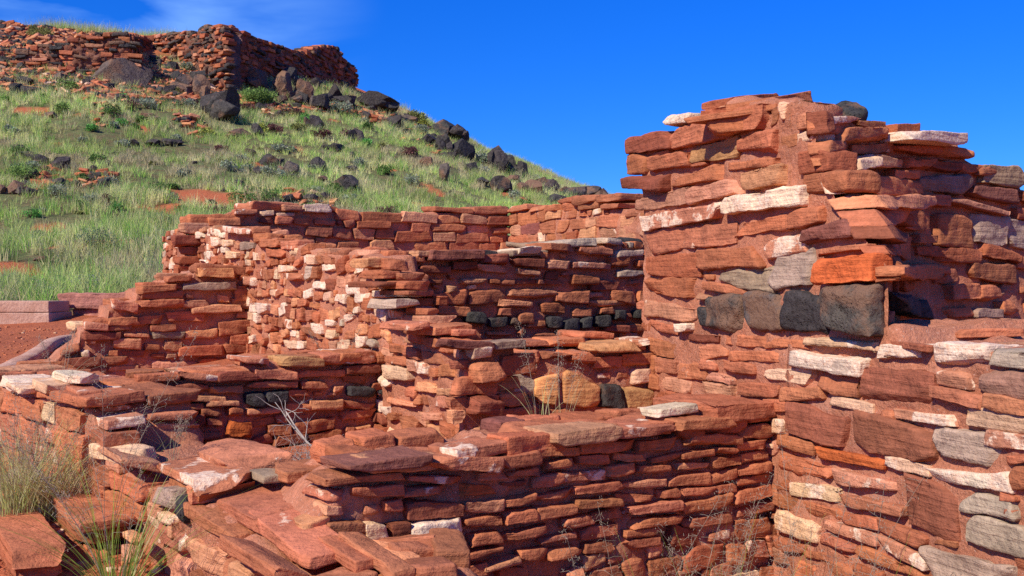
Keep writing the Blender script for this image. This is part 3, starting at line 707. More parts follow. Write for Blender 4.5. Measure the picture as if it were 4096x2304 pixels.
# ------------------------------------------------------------------ W2
T2 = wall_thing('masonry_wall', 'shaded red cross wall behind the low left wall, with black lava stones and a round orange stone in it', W2)
W2.core(T2); b = Bag(); kb = Bag(); cp = Bag()
W2.traced(C6, """1140 142 172 1430 165 208 m .03; 1400 150 200 1635 138 188 d .04; 1640 125 180 1890 125 186 m .03; 1800 42 102 2055 58 102 y .03; 2060 28 97 2425 8 78 m .03; 1895 125 176 2210 130 168 r; 2215 98 152 2430 92 142 d; 1535 48 78 1730 52 86 m .03""", cp, depth=.2)
cp.build('capstones', M_SAND, T2, W2.F, 9)
W2.traced(C6, """1130 215 272 1335 225 256 r; 1355 240 276 1560 225 270 o; 1590 200 236 1890 202 240 r; 1930 205 246 2095 200 242 r; 1125 285 332 1440 300 326 o; 1845 258 300 1985 255 290 r; 1990 330 382 2180 325 386 o; 1450 448 545 1612 468 562 O .03
1150 350 382 1320 345 380 s; 1330 330 360 1520 330 358 o; 1590 380 415 1800 362 400 o; 1820 345 400 1985 345 388 r; 1450 372 420 1555 375 415 r; 1300 362 420 1430 366 420 s; 1320 440 480 1430 440 485 r; 1280 530 570 1430 528 562 s; 2195 330 372 2400 345 385 s; 2200 400 440 2410 380 420 r""", b)
W2.traced(C6, """1570 285 352 1690 268 372 k .03; 1692 268 352 1845 252 332 k .03; 2232 235 292 2405 235 302 k .02; 2425 245 280 2455 245 290 k""", b, kb)
W2.fill(b, .050, .09, .24, dict(r=10, s=4, R=4, o=2.5, d=2, m=1), kb, proud=(-.012, .03), depth=.13, tilt=.05, gap=.01)
W2.chink(b, 420, (.03, .08), RED); b.build('wall_stones', M_SAND, T2, W2.F, 11)
tag(kb.build('basalt_stones', M_BAS, T2, W2.F, 9), 'black lava stones in the upper courses')
cp = Bag(); W2.caps(cp, dict(r=5, s=3, m=1, q=1), .16, .3, (.03, .05), 2, over=-.005); cp.build('rear_capstones', M_SAND, T2, W2.F, 9)

# ------------------------------------------------------------------ W5 (curving sunlit wall with many white stones) and its near end
T5 = wall_thing('masonry_wall', 'sunlit wall curving back at centre left, speckled with many small cream stones and stepping down at its near end', W5)
W5.core(T5); b = Bag(); kb = Bag()
W5.traced(C5, """305 1002 1062 450 1022 1076 w; 442 975 1032 535 987 1046 M; 472 1090 1132 590 1102 1152 o; 582 1165 1216 725 1177 1232 M; 597 1125 1162 720 1125 1162 o; 300 1060 1112 352 1070 1116 w; 420 832 882 530 842 882 q; 535 862 900 620 868 912 r
500 930 985 615 945 1000 s; 330 950 985 440 965 1000 r; 300 910 940 370 925 955 q; 310 1172 1200 475 1200 1222 o; 530 1255 1290 592 1258 1292 M; 335 1252 1290 390 1258 1295 r; 350 745 800 460 790 842 s; 270 700 745 345 730 780 w; 338 710 750 425 725 760 M; 265 612 640 440 622 640 W .03""", b)
W5.traced(C4, """1370 585 625 1480 600 640 M; 1455 742 790 1560 750 798 W; 1230 310 350 1300 330 360 W; 1320 300 330 1480 322 345 M .05; 1230 365 410 1275 368 410 W; 1285 378 412 1350 380 410 w; 1075 355 375 1132 355 375 W; 1137 335 365 1180 335 362 W
1272 418 450 1310 420 448 W; 1320 445 480 1380 450 480 w; 1500 372 418 1640 380 415 r .03; 1395 390 435 1485 395 420 g; 1870 520 555 1932 520 552 W; 1815 620 660 1880 620 655 W; 2012 640 690 2080 640 685 W; 1810 865 915 1865 875 920 W; 1650 960 1005 1758 965 1005 w
1950 690 730 2010 700 745 w; 2080 690 740 2125 695 735 W; 1990 805 850 2040 815 830 W .0; 1548 430 465 1660 435 475 r .02; 1630 525 565 1712 530 560 w; 1665 570 605 1740 575 610 m; 1155 490 495 1200 492 500 W; 1885 840 875 1935 845 870 W; 1765 880 905 1865 925 945 s; 2060 770 800 2085 765 795 W""", b)
W5.fill(b, .066, .10, .22, dict(r=10, R=4, s=2, o=2, m=2, q=2.4, w=3.2, W=1.6, d=.7, G=.6), kb, proud=(-.01, .02), depth=.12, tilt=.07, wave=.03, gap=.008)
W5.chink(b, 900, (.03, .09), dict(r=6, w=2, q=2, o=1)); b.build('wall_stones', M_SAND, T5, W5.F, 10)
cp = Bag(); W5.caps(cp, dict(r=6, s=3, q=2, m=1, G=1), .18, .34, (.035, .06), 2, over=-.005); cp.build('capstones', M_SAND, T5, W5.F, 9)
# near end of that wall: the short shaded return with its dark cap slab
WE = Wall([(1862, 3.972), (2055, 4.10)], [(1862, 1392), (2055, 1392)], .75, .05, e=.010, rec=.02)
b = Bag(); WE.traced(C5, """615 868 912 865 885 928 D .05; 872 880 912 1035 865 906 g .04""", b, depth=.12)
tag(b.build('capstones', M_SAND, T5, WE.F, 9), 'dark purple-brown cap slab on the near end')
b = Bag(); WE.fill(b, .068, .10, .20, dict(r=5, s=5, R=5, d=4, o=1), proud=(-.01, .03), depth=.05, tilt=.04, gap=.01); WE.chink(b, 60, (.03, .08), RED)
WE.core(T5, name='end_mortar_core'); b.build('end_stones', M_SAND, T5, WE.F, 10)
# the torn upper edge, stepping down towards the end
for a in [(C5, 232, 436, 488, 330, 436, 488, 4.75, .22, 'o'), (C5, 340, 440, 500, 440, 442, 500, 4.72, .22, 'r'), (C5, 405, 514, 555, 545, 522, 552, 4.6, .3, 's'), (C5, 285, 500, 548, 395, 510, 545, 4.6, .2, 'r'), (C5, 270, 560, 595, 430, 565, 590, 4.5, .3, 'd'), (C5, 440, 605, 640, 585, 605, 640, 4.55, .3, 's'),
          (C5, 375, 655, 708, 502, 652, 700, 4.42, .3, 'G'), (C5, 440, 610, 632, 560, 612, 640, 4.45, .3, 's'), (C5, 460, 790, 825, 555, 772, 805, 4.15, .3, 'm'), (C5, 560, 745, 790, 695, 742, 775, 4.35, .25, 'q'), (C5, 580, 795, 850, 780, 780, 825, 4.2, .25, 'r'), (C5, 700, 815, 850, 800, 815, 845, 4.2, .2, 'm'), (C5, 540, 705, 740, 600, 705, 740, 4.4, .2, 'r'), (C5, 415, 555, 600, 560, 560, 610, 4.5, .25, 'R'), (C5, 600, 640, 690, 655, 640, 690, 4.6, .2, 'R'), (C5, 490, 645, 690, 585, 650, 690, 4.6, .25, 'R')]:
    block(*a, T5, 'stepped_stone')

# ------------------------------------------------------------------ W6 stepped shaded wall
T6 = wall_thing('masonry_wall', 'stepped red wall climbing to the right at centre left, shaded face, one tan block on top', W6)
W6.core(T6, amp=.015); b = Bag(); kb = Bag()
W6.traced(C4, """1137 542 592 1350 540 596 Y .04; 1065 628 668 1365 620 660 g .03; 967 590 622 1110 578 610 r .04; 806 648 685 1012 628 665 r .05; 820 680 715 1050 675 710 s .03; 790 725 765 1058 725 765 s .03; 800 818 868 940 815 865 r; 1060 728 765 1212 725 765 q; 1110 765 800 1390 752 792 o .03
625 830 868 790 825 868 r .03; 655 725 765 790 745 800 m .04; 495 912 952 700 910 950 d .03; 495 855 890 620 868 900 M .05; 875 872 905 1020 870 905 s; 720 915 935 860 920 940 o; 872 912 945 1065 912 945 g; 1082 905 950 1255 895 945 o; 655 955 1000 810 955 1005 o; 955 960 1020 1062 960 1020 o; 380 1065 1115 570 1060 1100 d .03
575 1058 1095 740 1050 1090 s; 890 1080 1120 1140 1078 1115 q; 1150 1065 1100 1310 1060 1105 O; 742 1130 1165 945 1118 1158 r .03; 360 1010 1040 455 985 1015 r .03; 470 1020 1050 515 1020 1052 w .03; 560 880 905 760 870 895 s .02""", b)
W6.fill(b, .085, .15, .40, dict(r=9, s=4, R=5, o=2, d=2, m=.8, q=.8), kb, proud=(-.012, .035), depth=.16, tilt=.03, gap=.012)
W6.chink(b, 260, (.05, .12), RED); b.build('wall_stones', M_SAND, T6, W6.F, 8)
cp = Bag(); W6.caps(cp, dict(r=5, s=2, m=2, q=2, w=.6), .2, .4, (.04, .07), 2, over=-.005); cp.build('capstones', M_SAND, T6, W6.F, 8)

# ------------------------------------------------------------------ W7, W8, W9
T7 = wall_thing('masonry_wall', 'long level-topped red wall at the back of the ruin, shaded thin courses below the grassy hill', W7)
W7.core(T7, M_MORT); b = Bag(); W7.traced(C4, "1750 172 212 1905 172 215 W .06; 1355 200 232 1480 200 232 m .05; 1630 175 205 1740 180 205 M .05; 1500 205 238 1585 205 235 w; 1590 222 238 1700 222 238 w; 1205 250 292 1380 250 295 r .05", b)
W7.fill(b, .088, .18, .46, dict(r=9, R=4, s=5, d=2, o=1.4, m=1.6, q=2, G=.5), proud=(-.01, .04), depth=.14, tilt=.03, gap=.02, e=None) if False else W7.fill(b, .088, .18, .46, dict(r=9, R=4, s=5, d=2, o=1.4, m=1.6, q=2, G=.5), proud=(-.01, .04), depth=.14, tilt=.03, gap=.02, z0=1.45)
b.build('wall_stones', M_SAND, T7, W7.F, 6)
cp = Bag(); W7.caps(cp, dict(r=5, s=3, m=1, R=3), .3, .6, (.05, .09), 1, over=.02, skip=.15); cp.build('capstones', M_SAND, T7, W7.F, 6)
T8 = wall_thing('masonry_wall', 'sunlit back wall of neat brick-like red and cream courses beside the tall wall', W8)
W8.core(T8, M_MORT); b = Bag(); W8.fill(b, .105, .2, .42, dict(r=10, R=3, o=2, s=2, q=2, w=2.2, W=.8, D=.6), proud=(-.01, .015), depth=.14, tilt=.01, gap=.018, z0=1.5, hvar=.15)
b.build('wall_stones', M_SAND, T8, W8.F, 6)
cp = Bag(); W8.caps(cp, dict(r=5, s=3, m=1, w=.6), .28, .6, (.05, .09), 1, over=.02, skip=.1)
W8.caps(cp, dict(r=5, s=3, m=1), .25, .4, (.05, .09), 1, over=.09, skip=.5); cp.build('capstones', M_SAND, T8, W8.F, 6)
T9 = wall_thing('masonry_wall', 'shaded red wall in the middle with a row of small black lava stones near its foot', W9)
W9.core(T9); b = Bag(); kb = Bag(); cp = Bag()
W9.traced(C5, """548 402 448 815 402 442 D .05; 820 420 462 978 420 472 d .03; 985 440 472 1138 445 488 d .03; 672 460 502 800 460 500 d; 805 470 505 975 482 515 o; 1175 362 396 1300 368 402 r .03; 1010 388 420 1120 382 410 W .05; 1340 385 412 1508 385 418 m; 510 482 516 660 482 516 d""", cp, depth=.25)
W9.traced(C5, """725 545 572 850 552 568 q; 962 602 638 1210 608 642 o; 915 652 690 1085 672 690 o; 1300 460 492 1500 470 495 M; 1168 450 490 1292 455 495 q; 1300 530 570 1435 535 575 R; 1015 495 525 1122 500 530 q; 1540 505 535 1690 505 535 G; 1400 662 690 1585 665 690 o; 1525 400 430 1670 400 430 G; 1300 705 742 1397 705 742 r
640 585 620 690 590 622 q; 1105 835 860 1285 835 858 s; 860 822 840 990 830 845 o""", b)
W9.traced(C5, """740 715 772 835 728 782 k .03; 856 748 802 952 742 800 k .03; 1175 750 802 1238 752 812 k .03; 1245 768 822 1328 755 820 k .03; 1340 758 812 1400 742 812 k .03; 1425 745 802 1500 742 800 k .03; 1522 712 762 1572 712 768 k .03; 1630 712 752 1700 706 748 k .03; 980 750 790 1020 755 800 K; 1050 880 915 1110 860 900 k""", b, kb)
W9.fill(b, .056, .10, .26, dict(r=7, s=5, R=4, d=3, o=1.6, q=1.6, G=.8, g=.5), kb, proud=(-.012, .03), depth=.13, tilt=.04, gap=.01)
W9.chink(b, 500, (.03, .09), RED); b.build('wall_stones', M_SAND, T9, W9.F, 9); cp.build('capstones', M_SAND, T9, W9.F, 8)
tag(kb.build('basalt_stones', M_BAS, T9, W9.F, 9), 'row of small black lava stones')
cp = Bag(); W9.caps(cp, dict(G=3, q=2, g=2, r=1, k=1), .14, .3, (.03, .05), 2, over=.0); cp.build('rear_capstones', M_SAND, T9, W9.F, 9)

# ------------------------------------------------------------------ WA low wall with tan upright blocks
TA = wall_thing('masonry_wall', 'low sunlit wall behind the near wall with upright tan blocks and one black lava stone', WA)
WA.core(TA, amp=.016); b = Bag(); cp = Bag(); kb = Bag(); yb = Bag()
WA.traced(C5, """945 948 982 1130 930 985 m .03; 1130 935 972 1290 940 966 s .03; 1292 935 990 1415 940 992 r .03; 1405 892 928 1630 880 922 y .04; 1080 890 912 1260 882 910 m -.15; 1250 878 915 1440 868 905 r -.12; 1440 838 866 1640 842 872 r -.2; 1645 868 900 1730 862 892 m .02""", cp, depth=.25)
WA.traced(C5, """1415 962 1012 1560 955 1010 r; 1560 950 1005 1735 945 1000 r; 1022 1008 1052 1112 1012 1050 m; 968 1185 1222 1070 1192 1232 r; 1625 1038 1096 1735 1020 1086 w; 1600 1150 1180 1750 1150 1180 r; 955 1000 1030 1015 1005 1035 q; 1090 1230 1262 1290 1235 1265 r; 980 1240 1275 1180 1245 1280 s""", b)
WA.traced(C5, """952 1040 1152 1098 1060 1172 G .01; 1100 1080 1192 1242 1042 1212 Y .02; 1250 1018 1205 1450 1092 1232 Y .01; 1575 1120 1225 1752 1130 1242 y .04""", yb)
WA.traced(C5, "1452 1098 1225 1570 1112 1262 k .03", b, kb)
tag(yb.build('tan_blocks', M_SAND, TA, WA.F, 8), 'upright tan and grey blocks')
tag(kb.build('basalt_stone', M_BAS, TA, WA.F, 9), 'black lava stone with a pale crust')
WA.fill(b, .065, .12, .3, SUNNY, proud=(-.008, .015), depth=.12, tilt=.03); WA.chink(b, 200, (.03, .09), SUNNY)
b.build('wall_stones', M_SAND, TA, WA.F, 9); cp.build('capstones', M_SAND, TA, WA.F, 8)
cp = Bag(); WA.caps(cp, dict(r=4, m=2, q=2, G=1), .18, .34, (.03, .05), 2, over=-.015, skip=.2); cp.build('rear_capstones', M_SAND, TA, WA.F, 9)

# ------------------------------------------------------------------ WR + WT: the tall wall on the right
TR = wall_thing('tall_masonry_wall', 'tall broken red sandstone wall corner on the right with a band of big black lava blocks and a broad lower ledge', WR)
uc_ = WR.uz(3150, 1000)[0]
WR.core(TR, amp=.012, u1=uc_, th=.24)
WR.core(TR, amp=.012, u0=uc_, name='ledge_core', top=[(3100, 1296), (3556, 1298), (3590, 1372), (4096, 1400), (4700, 1440)], base=.3)
# the corner of the tall part leans back with height: its mortar follows the same leaning edge
zz = np.linspace(1.38, 2.27, 60); aa = np.linspace(0, .6, 30); Vc = []
for a_ in aa: E = edge_xy(zz); Vc.append(np.stack([E[:, 0] - WR.T[1][0] * (a_ + .012) * 1.0 + WR.N[1][0] * -.016, E[:, 1] - WR.T[1][1] * (a_ + .012) + WR.N[1][1] * -.016, zz], 1))
Vc = np.concatenate(Vc); Vc += WR.N[1].tolist()[0] * 0; dn = fbm(Vc * 9, 31, 3) * .010
Vc[:, 0] += WR.N[1][0] * dn; Vc[:, 1] += WR.N[1][1] * dn; Ic = np.arange(len(Vc)).reshape(30, 60)
mesh_np('corner_core', Vc, np.stack([Ic[:-1, :-1].ravel(), Ic[1:, :-1].ravel(), Ic[1:, 1:].ravel(), Ic[:-1, 1:].ravel()], 1), M_MORT, TR)
b = Bag(); kb = Bag(); cp = Bag()
WR.traced(C3, """650 212 300 885 155 280 r .03; 358 220 262 500 207 248 W .03; 455 240 262 600 205 240 q .0; 570 195 240 672 155 210 q .0; 174 338 412 388 292 380 d .03; 390 292 380 650 238 330 r .02; 735 335 412 918 292 402 r .02; 478 385 456 725 335 432 y .0
280 405 432 370 395 420 r; 162 430 520 268 420 510 r .02; 270 440 512 475 405 482 r .02; 650 470 502 942 430 472 r; 378 555 582 640 470 547 r; 465 465 485 550 460 478 r; 757 510 605 972 478 570 o .02; 155 542 592 358 530 602 d .05
200 655 712 470 592 675 q .01; 470 600 675 745 545 612 q .01; 232 745 815 668 672 744 M .02; 672 650 722 1068 592 682 W .03; 240 830 938 480 800 905 m .0; 482 800 905 715 780 882 m .0; 712 785 850 985 742 808 r; 988 738 806 1160 700 768 r .015; 1080 825 885 1330 770 850 D .02
245 962 1060 520 942 1058 R; 522 932 1015 850 908 1000 r; 866 882 965 1075 838 938 M; 1160 918 945 1400 890 918 r .02; 240 1080 1148 515 1072 1172 R; 520 1050 1080 597 1052 1080 r; 635 1045 1105 897 1008 1135 g .0; 897 980 1115 1115 925 1082 G .0
540 1085 1130 770 1130 1158 r; 505 1148 1180 575 1160 1186 q; 245 1188 1262 505 1230 1305 q; 265 1292 1340 410 1332 1362 r; 415 1315 1350 480 1310 1345 W .03; 450 1370 1400 620 1365 1408 d .0; 630 1368 1420 860 1385 1432 r .0; 862 1388 1432 1090 1398 1440 r .0; 1095 1385 1420 1475 1408 1449 w .01""", b, proud=(.0, .012), depth=.2, depth2=uc_)
ob = Bag(); WR.traced(C3, "1168 975 1112 1480 945 1086 O .05", ob, depth=.10)
tag(ob.build('orange_block', M_SAND, TR, WR.F, 9), 'bright orange block above the lava stones')
WR.traced(C3, """518 1222 1310 590 1232 1352 k .0; 570 1172 1332 757 1160 1364 K .02; 775 1152 1332 970 1158 1352 K .01; 980 1150 1332 1205 1162 1372 k .01; 1218 1118 1350 1495 1095 1374 K .05""", b, kb, depth=.2, depth2=uc_)
WR.traced(C8, """565 195 222 940 238 272 w; 0 245 312 130 242 302 m; 145 270 312 440 276 332 r; 450 262 332 860 310 397 W .02; 940 240 312 1160 250 306 W .01; 1235 240 340 1500 246 336 W .015; 1515 260 342 1760 268 365 G; 0 320 366 80 325 366 m; 95 320 366 285 345 397 r
40 375 416 165 395 440 q; 320 370 402 585 360 447 w; 0 435 492 165 452 524 q; 205 435 492 400 455 512 r; 635 390 472 830 402 502 r; 410 460 527 635 455 517 r; 845 358 522 1240 375 550 B .01; 1250 370 442 1420 390 472 M; 1470 355 482 1760 388 530 p; 1235 455 512 1480 490 570 m .02; 1482 490 570 1760 540 615 m .015
660 490 547 905 547 602 w; 335 525 592 460 540 587 r; 460 545 692 785 640 767 B .01; 385 625 692 432 630 697 w; 940 575 612 1010 592 637 r; 1025 575 622 1360 612 670 M; 1400 565 662 1760 625 702 w; 825 605 782 1210 692 840 B; 1215 670 802 1585 732 870 G; 1510 690 762 1760 725 800 M; 410 715 762 585 746 807 r
590 765 822 970 832 887 O; 1590 820 862 1760 810 850 r; 970 820 882 1200 870 922 w; 415 805 892 690 872 937 r .01; 1200 895 947 1620 917 1007 W .01; 705 890 962 1010 962 1002 M; 400 935 992 480 942 992 r; 490 940 1022 715 987 1062 w; 1060 925 1152 1350 1020 1262 B .0; 1370 1000 1102 1650 1072 1147 G; 1580 1005 1052 1655 1032 1056 r
1630 870 982 1760 890 985 r; 720 1020 1077 1065 1087 1132 m; 410 1020 1082 510 1032 1102 r; 545 1060 1112 735 1112 1157 r; 735 1115 1167 930 1142 1202 r; 398 1120 1217 620 1192 1272 w; 930 1155 1217 1175 1242 1302 r; 665 1155 1207 928 1232 1292 M; 932 1235 1292 1180 1342 1412 M; 1230 1255 1282 1345 1272 1302 r
1390 1140 1262 1760 1215 1360 G; 400 1240 1312 555 1272 1332 r; 620 1210 1262 800 1292 1322 m; 830 1290 1352 1180 1422 1460 r; 1180 1310 1450 1640 1405 1505 G; 390 1300 1392 440 1322 1392 q; 650 1370 1432 810 1402 1472 r; 550 1320 1357 650 1332 1372 s; 1650 1360 1432 1760 1370 1450 r; 1605 1100 1130 1650 1100 1125 s""", b, proud=(.0, .01), depth=.16)
WR.fill(b, .085, .14, .34, dict(r=9, s=3, R=4, m=2, q=2, w=1.5, o=1), kb, proud=(-.01, .008), depth=.14, tilt=.02, gap=.014, rr=.14)
WR.chink(b, 420, (.03, .08), SUNNY, (-.008, .008))
b.build('wall_stones', M_SAND, TR, WR.F, 8)
tag(kb.build('basalt_blocks', M_BAS, TR, WR.F, 6), 'band of big black and brown lava blocks')
# top slabs of the tall wall
for a in [(C3, 675, 118, 168, 940, 95, 156, 4.17, .14, 'R'), (C3, 880, 122, 162, 1138, 82, 154, 3.95, .2, 'r'), (C3, 672, 165, 206, 935, 152, 195, 4.12, .14, 'R'), (C3, 935, 185, 262, 1050, 180, 285, 3.86, .3, 'r'), (C3, 930, 150, 182, 1300, 168, 212, 3.83, .45, 'r'), (C3, 885, 158, 272, 965, 205, 275, 3.88, .3, 'R'),
          ]:
    block(*a, TR, 'corner_stone', None, .0, None, .12)
TT = WT; TTh = TR
WT.core(TTh, name='rear_mortar_core', amp=.014, u0=.12); b = Bag(); kb = Bag()
WT.traced(C3, """1052 182 290 1162 200 290 d .05; 1015 335 400 1085 375 408 R .06; 1000 482 568 1165 505 565 d .08; 1080 597 682 1225 640 668 W .08; 1180 705 766 1292 745 760 R .07; 1332 775 850 1490 855 888 d .10; 1240 645 692 1590 650 712 o .14; 1290 722 782 1515 715 770 r .10; 1480 960 1085 1500 955 1075 R .05; 960 215 262 1050 190 285 R .04; 1400 900 935 1480 920 950 R .05; 1440 1110 1150 1500 1110 1160 r .05
1163 225 266 1330 222 245 M .04; 1215 290 352 1452 275 346 r .05; 1330 240 266 1480 248 296 r .02; 1515 262 326 1638 262 318 R .04; 1100 350 406 1255 346 390 r .05; 1150 435 472 1290 420 460 r .05; 1330 370 420 1540 355 402 m .0; 1542 360 392 1765 380 416 r .03
1780 380 426 1935 395 436 r .03; 1295 455 506 1415 425 482 w .06; 1416 428 482 1590 460 492 q .04; 1580 430 482 1735 450 496 r .03; 1740 450 502 1888 466 516 d; 1892 470 522 2010 482 516 r; 1510 500 547 1690 512 546 r .03; 1165 525 602 1365 560 592 W .05; 1375 545 622 1655 558 630 r .03
1690 545 602 1930 530 622 g .02; 2010 485 562 2215 490 586 g .02; 1940 580 636 2175 612 666 D; 1590 662 802 1745 650 812 s .02; 1600 620 652 1815 640 692 s; 1820 640 672 2130 722 742 q .03; 1516 716 776 1592 745 792 d .05; 1785 740 882 1960 765 902 s .01; 1968 740 867 2145 762 902 G .01; 2147 765 892 2300 778 915 G .0
1640 840 886 1755 846 882 r .04; 1780 910 986 1990 930 976 R .01; 1992 890 962 2195 930 976 R; 1490 1012 1062 1745 1000 1072 r .06; 1746 1005 1042 1830 1012 1046 r .03; 1935 992 1062 2185 1010 1097 s .01; 1840 1115 1182 1990 1110 1182 r .02; 1992 1115 1182 2110 1120 1177 r .02; 1975 1230 1277 2105 1237 1277 g .02
2110 1190 1252 2195 1192 1252 r; 2090 1280 1312 2300 1292 1322 q .03; 1830 1230 1272 1970 1226 1266 r .0; 2200 960 1010 2300 970 1020 r; 2130 1110 1150 2210 1030 1060 q; 2205 615 660 2300 630 680 R; 1760 560 600 1800 560 600 q""", b, depth=.2)
WT.traced(C3, "1540 1148 1252 1810 1195 1288 k .04", b, kb, depth=.3)
WT.fill(b, .075, .12, .3, u0=.14, mix= dict(r=8, s=4, R=5, d=2, q=1), proud=(-.015, .03), depth=.14, tilt=.03, gap=.008); WT.chink(b, 260, (.03, .08), RED)
b.build('rear_stones', M_SAND, TTh, WT.F, 8); tag(kb.build('basalt_block', M_BAS, TTh, WT.F, 7), 'pitted black lava block on the ledge')
cp = Bag(); WT.caps(cp, dict(r=5, s=3, q=1), .18, .32, (.04, .06), 2, over=-.01); cp.build('rear_capstones', M_SAND, TTh, WT.F, 8)
# ledge of the lower wall: mortared slabs
u0 = WR.uz(3560, 1380)[0]; cp = Bag()
for a in [(C8, 1082, 135, 182, 1360, 150, 192, 3.35, .22, 'M'), (C8, 1372, 155, 202, 1720, 150, 190, 3.25, .26, 'r'), (C8, 1160, 232, 270, 1235, 238, 280, 3.02, .2, 's')]:
    block(*a, TR, 'ledge_slab', None, .0, None, -.5)
WR.caps(cp, dict(r=3, q=2, M=1), .16, .3, (.02, .03), 3, over=-.012, u0=u0, skip=.55); cp.build('ledge_stones', M_SAND, TR, WR.F, 8)
# loose stones lying on the walls
def lone(bagk, name, label, cat, mat, group=None, f=8, kind=None):
    V, F, C, Rn = bagk.rough(f); lo = V.min(0); c = V.mean(0)
    return tag(mesh_np(name, V, F, mat, None, C, Rn, loc=(c[0], c[1], lo[2])), label, cat, group)
block(C3, 1640, 288, 338, 1940, 305, 368, 3.92, .24, 'W', None, 'loose_slab', None, .0, ('long white slab lying loose on top of the tall wall, jutting out to the right', 'stone slab'), .1)
block(C7, 1805, 190, 232, 2030, 158, 205, 3.56, .1, 'W', None, 'loose_stone', None, .0, ('small cream stone lying on the near wall beside its thick end boulder', 'loose stone'))
p = at(3372, 445, 3.95); lone(rock((p[0], p[1], 2.215), (.075, .075, .06), .012, 9, 'k', .1, f=6, sink=0.), 'lava_stone', 'round pitted black lava stone resting on top of the tall wall against the sky', 'lava stone', M_BAS)
# ------------------------------------------------------------------ the old pueblo on the hilltop
def far_wall(name, label, pts, top, base_drop, th, pitch, ll, mix, kmix=None, chips=3, e=.05, corner=9.):
    path = []
    for px, d in pts: path.append((px, d))
    w = Wall(path, top, 0, th, e=e, rec=.05)
    gz = min(float(H(*w.P[i])[0]) for i in range(len(path))) - base_drop
    w.base = gz; w.occ = np.zeros((int((w.U[-1] + 2) / w.ge), int((w.tz.max() - w.base + 1.5) / w.ge)), bool)
    t = wall_thing(name, label, w); w.core(t, M_MORTF, amp=.10, th=min(th, corner))
    b = Bag(); kb = Bag()
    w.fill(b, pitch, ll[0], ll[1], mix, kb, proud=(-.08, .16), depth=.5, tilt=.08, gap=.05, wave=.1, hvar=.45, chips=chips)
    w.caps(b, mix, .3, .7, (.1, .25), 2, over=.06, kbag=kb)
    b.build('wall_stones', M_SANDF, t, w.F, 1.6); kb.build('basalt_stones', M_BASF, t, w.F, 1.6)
    return w, t
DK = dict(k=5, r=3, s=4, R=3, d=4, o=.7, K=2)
CW3, _ = far_wall('ruin_wall', 'sunlit wall of red and black stones on the hilltop ending in a sharp vertical corner', [(606, 52.8), (745, 50.6), (893, 48.6)],
    [(606, 150), (640, 148), (660, 135), (700, 138), (780, 130), (800, 118), (840, 104), (870, 106), (893, 116)], .5, 1.0, .17, (.25, .75), dict(k=6, K=5, r=2.5, s=3, R=2, q=1, d=2, o=.8, m=.3))
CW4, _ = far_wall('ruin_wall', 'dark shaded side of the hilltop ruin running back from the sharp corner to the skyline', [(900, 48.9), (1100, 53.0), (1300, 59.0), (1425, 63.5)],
    [(893, 116), (930, 112), (960, 122), (1000, 145), (1045, 168), (1095, 184), (1130, 192), (1180, 210), (1225, 215), (1235, 200), (1290, 190), (1340, 190), (1370, 212), (1385, 250), (1400, 262), (1425, 268)], .8, 1.0, .17, (.25, .8), dict(r=1.5, R=2.5, d=7, s=2, k=5, K=4, D=4), corner=.3)  # darker stone mix puts the shade of this side into the colour
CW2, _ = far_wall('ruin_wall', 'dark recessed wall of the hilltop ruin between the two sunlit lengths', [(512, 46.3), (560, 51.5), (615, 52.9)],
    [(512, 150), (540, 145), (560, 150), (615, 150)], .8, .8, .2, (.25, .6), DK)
CW1, _ = far_wall('ruin_wall', 'low crumbling retaining wall of red slabs and black stones at the left end of the hilltop ruin', [(60, 45.2), (300, 45.6), (515, 46.2)],
    [(60, 215), (150, 190), (250, 170), (330, 150), (420, 132), (480, 128), (515, 150)], 1.0, .8, .17, (.25, .8), dict(k=7, K=4, r=4, s=3, R=2, q=2, d=2, o=1, m=.6))
# scree of fallen slabs below and beside the ruin: too many to count
def inpoly(x, y, poly):
    ins = np.zeros(len(x), bool); n = len(poly)
    for i in range(n):
        x1, y1 = poly[i]; x2, y2 = poly[(i + 1) % n]
        ins ^= ((y1 > y) != (y2 > y)) & (x < (x2 - x1) * (y - y1) / (y2 - y1 + 1e-12) + x1)
    return ins
def scree(name, label, n, regions, size, mix, kfrac=.2, seed=1):
    """slabs scattered on the slope in the given stretches of it"""
    b = Bag(); kb = Bag(); placed = 0
    for poly, cnt in regions:
        P = np.array(poly, float); got = 0; tries = 0
        while got < cnt and tries < cnt * 6:
            tries += 1
            px, py = rng.uniform(P[:, 0].min(), P[:, 0].max()), rng.uniform(P[:, 1].min(), P[:, 1].max())
            if not inpoly(np.array([px]), np.array([py]), poly)[0]: continue
            c = hit(px, py); got += 1
            k = rng.random() < kfrac; l = rng.uniform(*size) * (rng.choice([.6, .8, 1]) if k else rng.choice([.6, 1, 1, 1.4]))
            h = (l * .5, l * rng.uniform(.25, .45), l * (rng.uniform(.2, .3) if k else rng.uniform(.06, .13)))
            free_block(kb if k else b, c + [0, 0, h[2] * rng.uniform(.0, 1.6)], h, rng.uniform(0, 6.3), rng.uniform(-.5, .35), rng.uniform(-.45, .45), 'k' if k else pick(mix), e=.09, chips=3, rr=.1, amp=.02)
    V, F, C, Rn = b.rough(1.6); V2, F2, C2, R2 = kb.rough(1.6)
    o = mesh_np(name, V, F, M_SANDF, None, C, Rn); tag(o, label, 'rubble', kind='stuff')
    o = mesh_np('lava_rubble', V2, F2, M_BASF, None, C2, R2); tag(o, label.replace('red slabs', 'small black stones'), 'rubble', kind='stuff')
SM = dict(r=8, s=4, R=3, q=5, o=3, m=2, w=1, d=1)
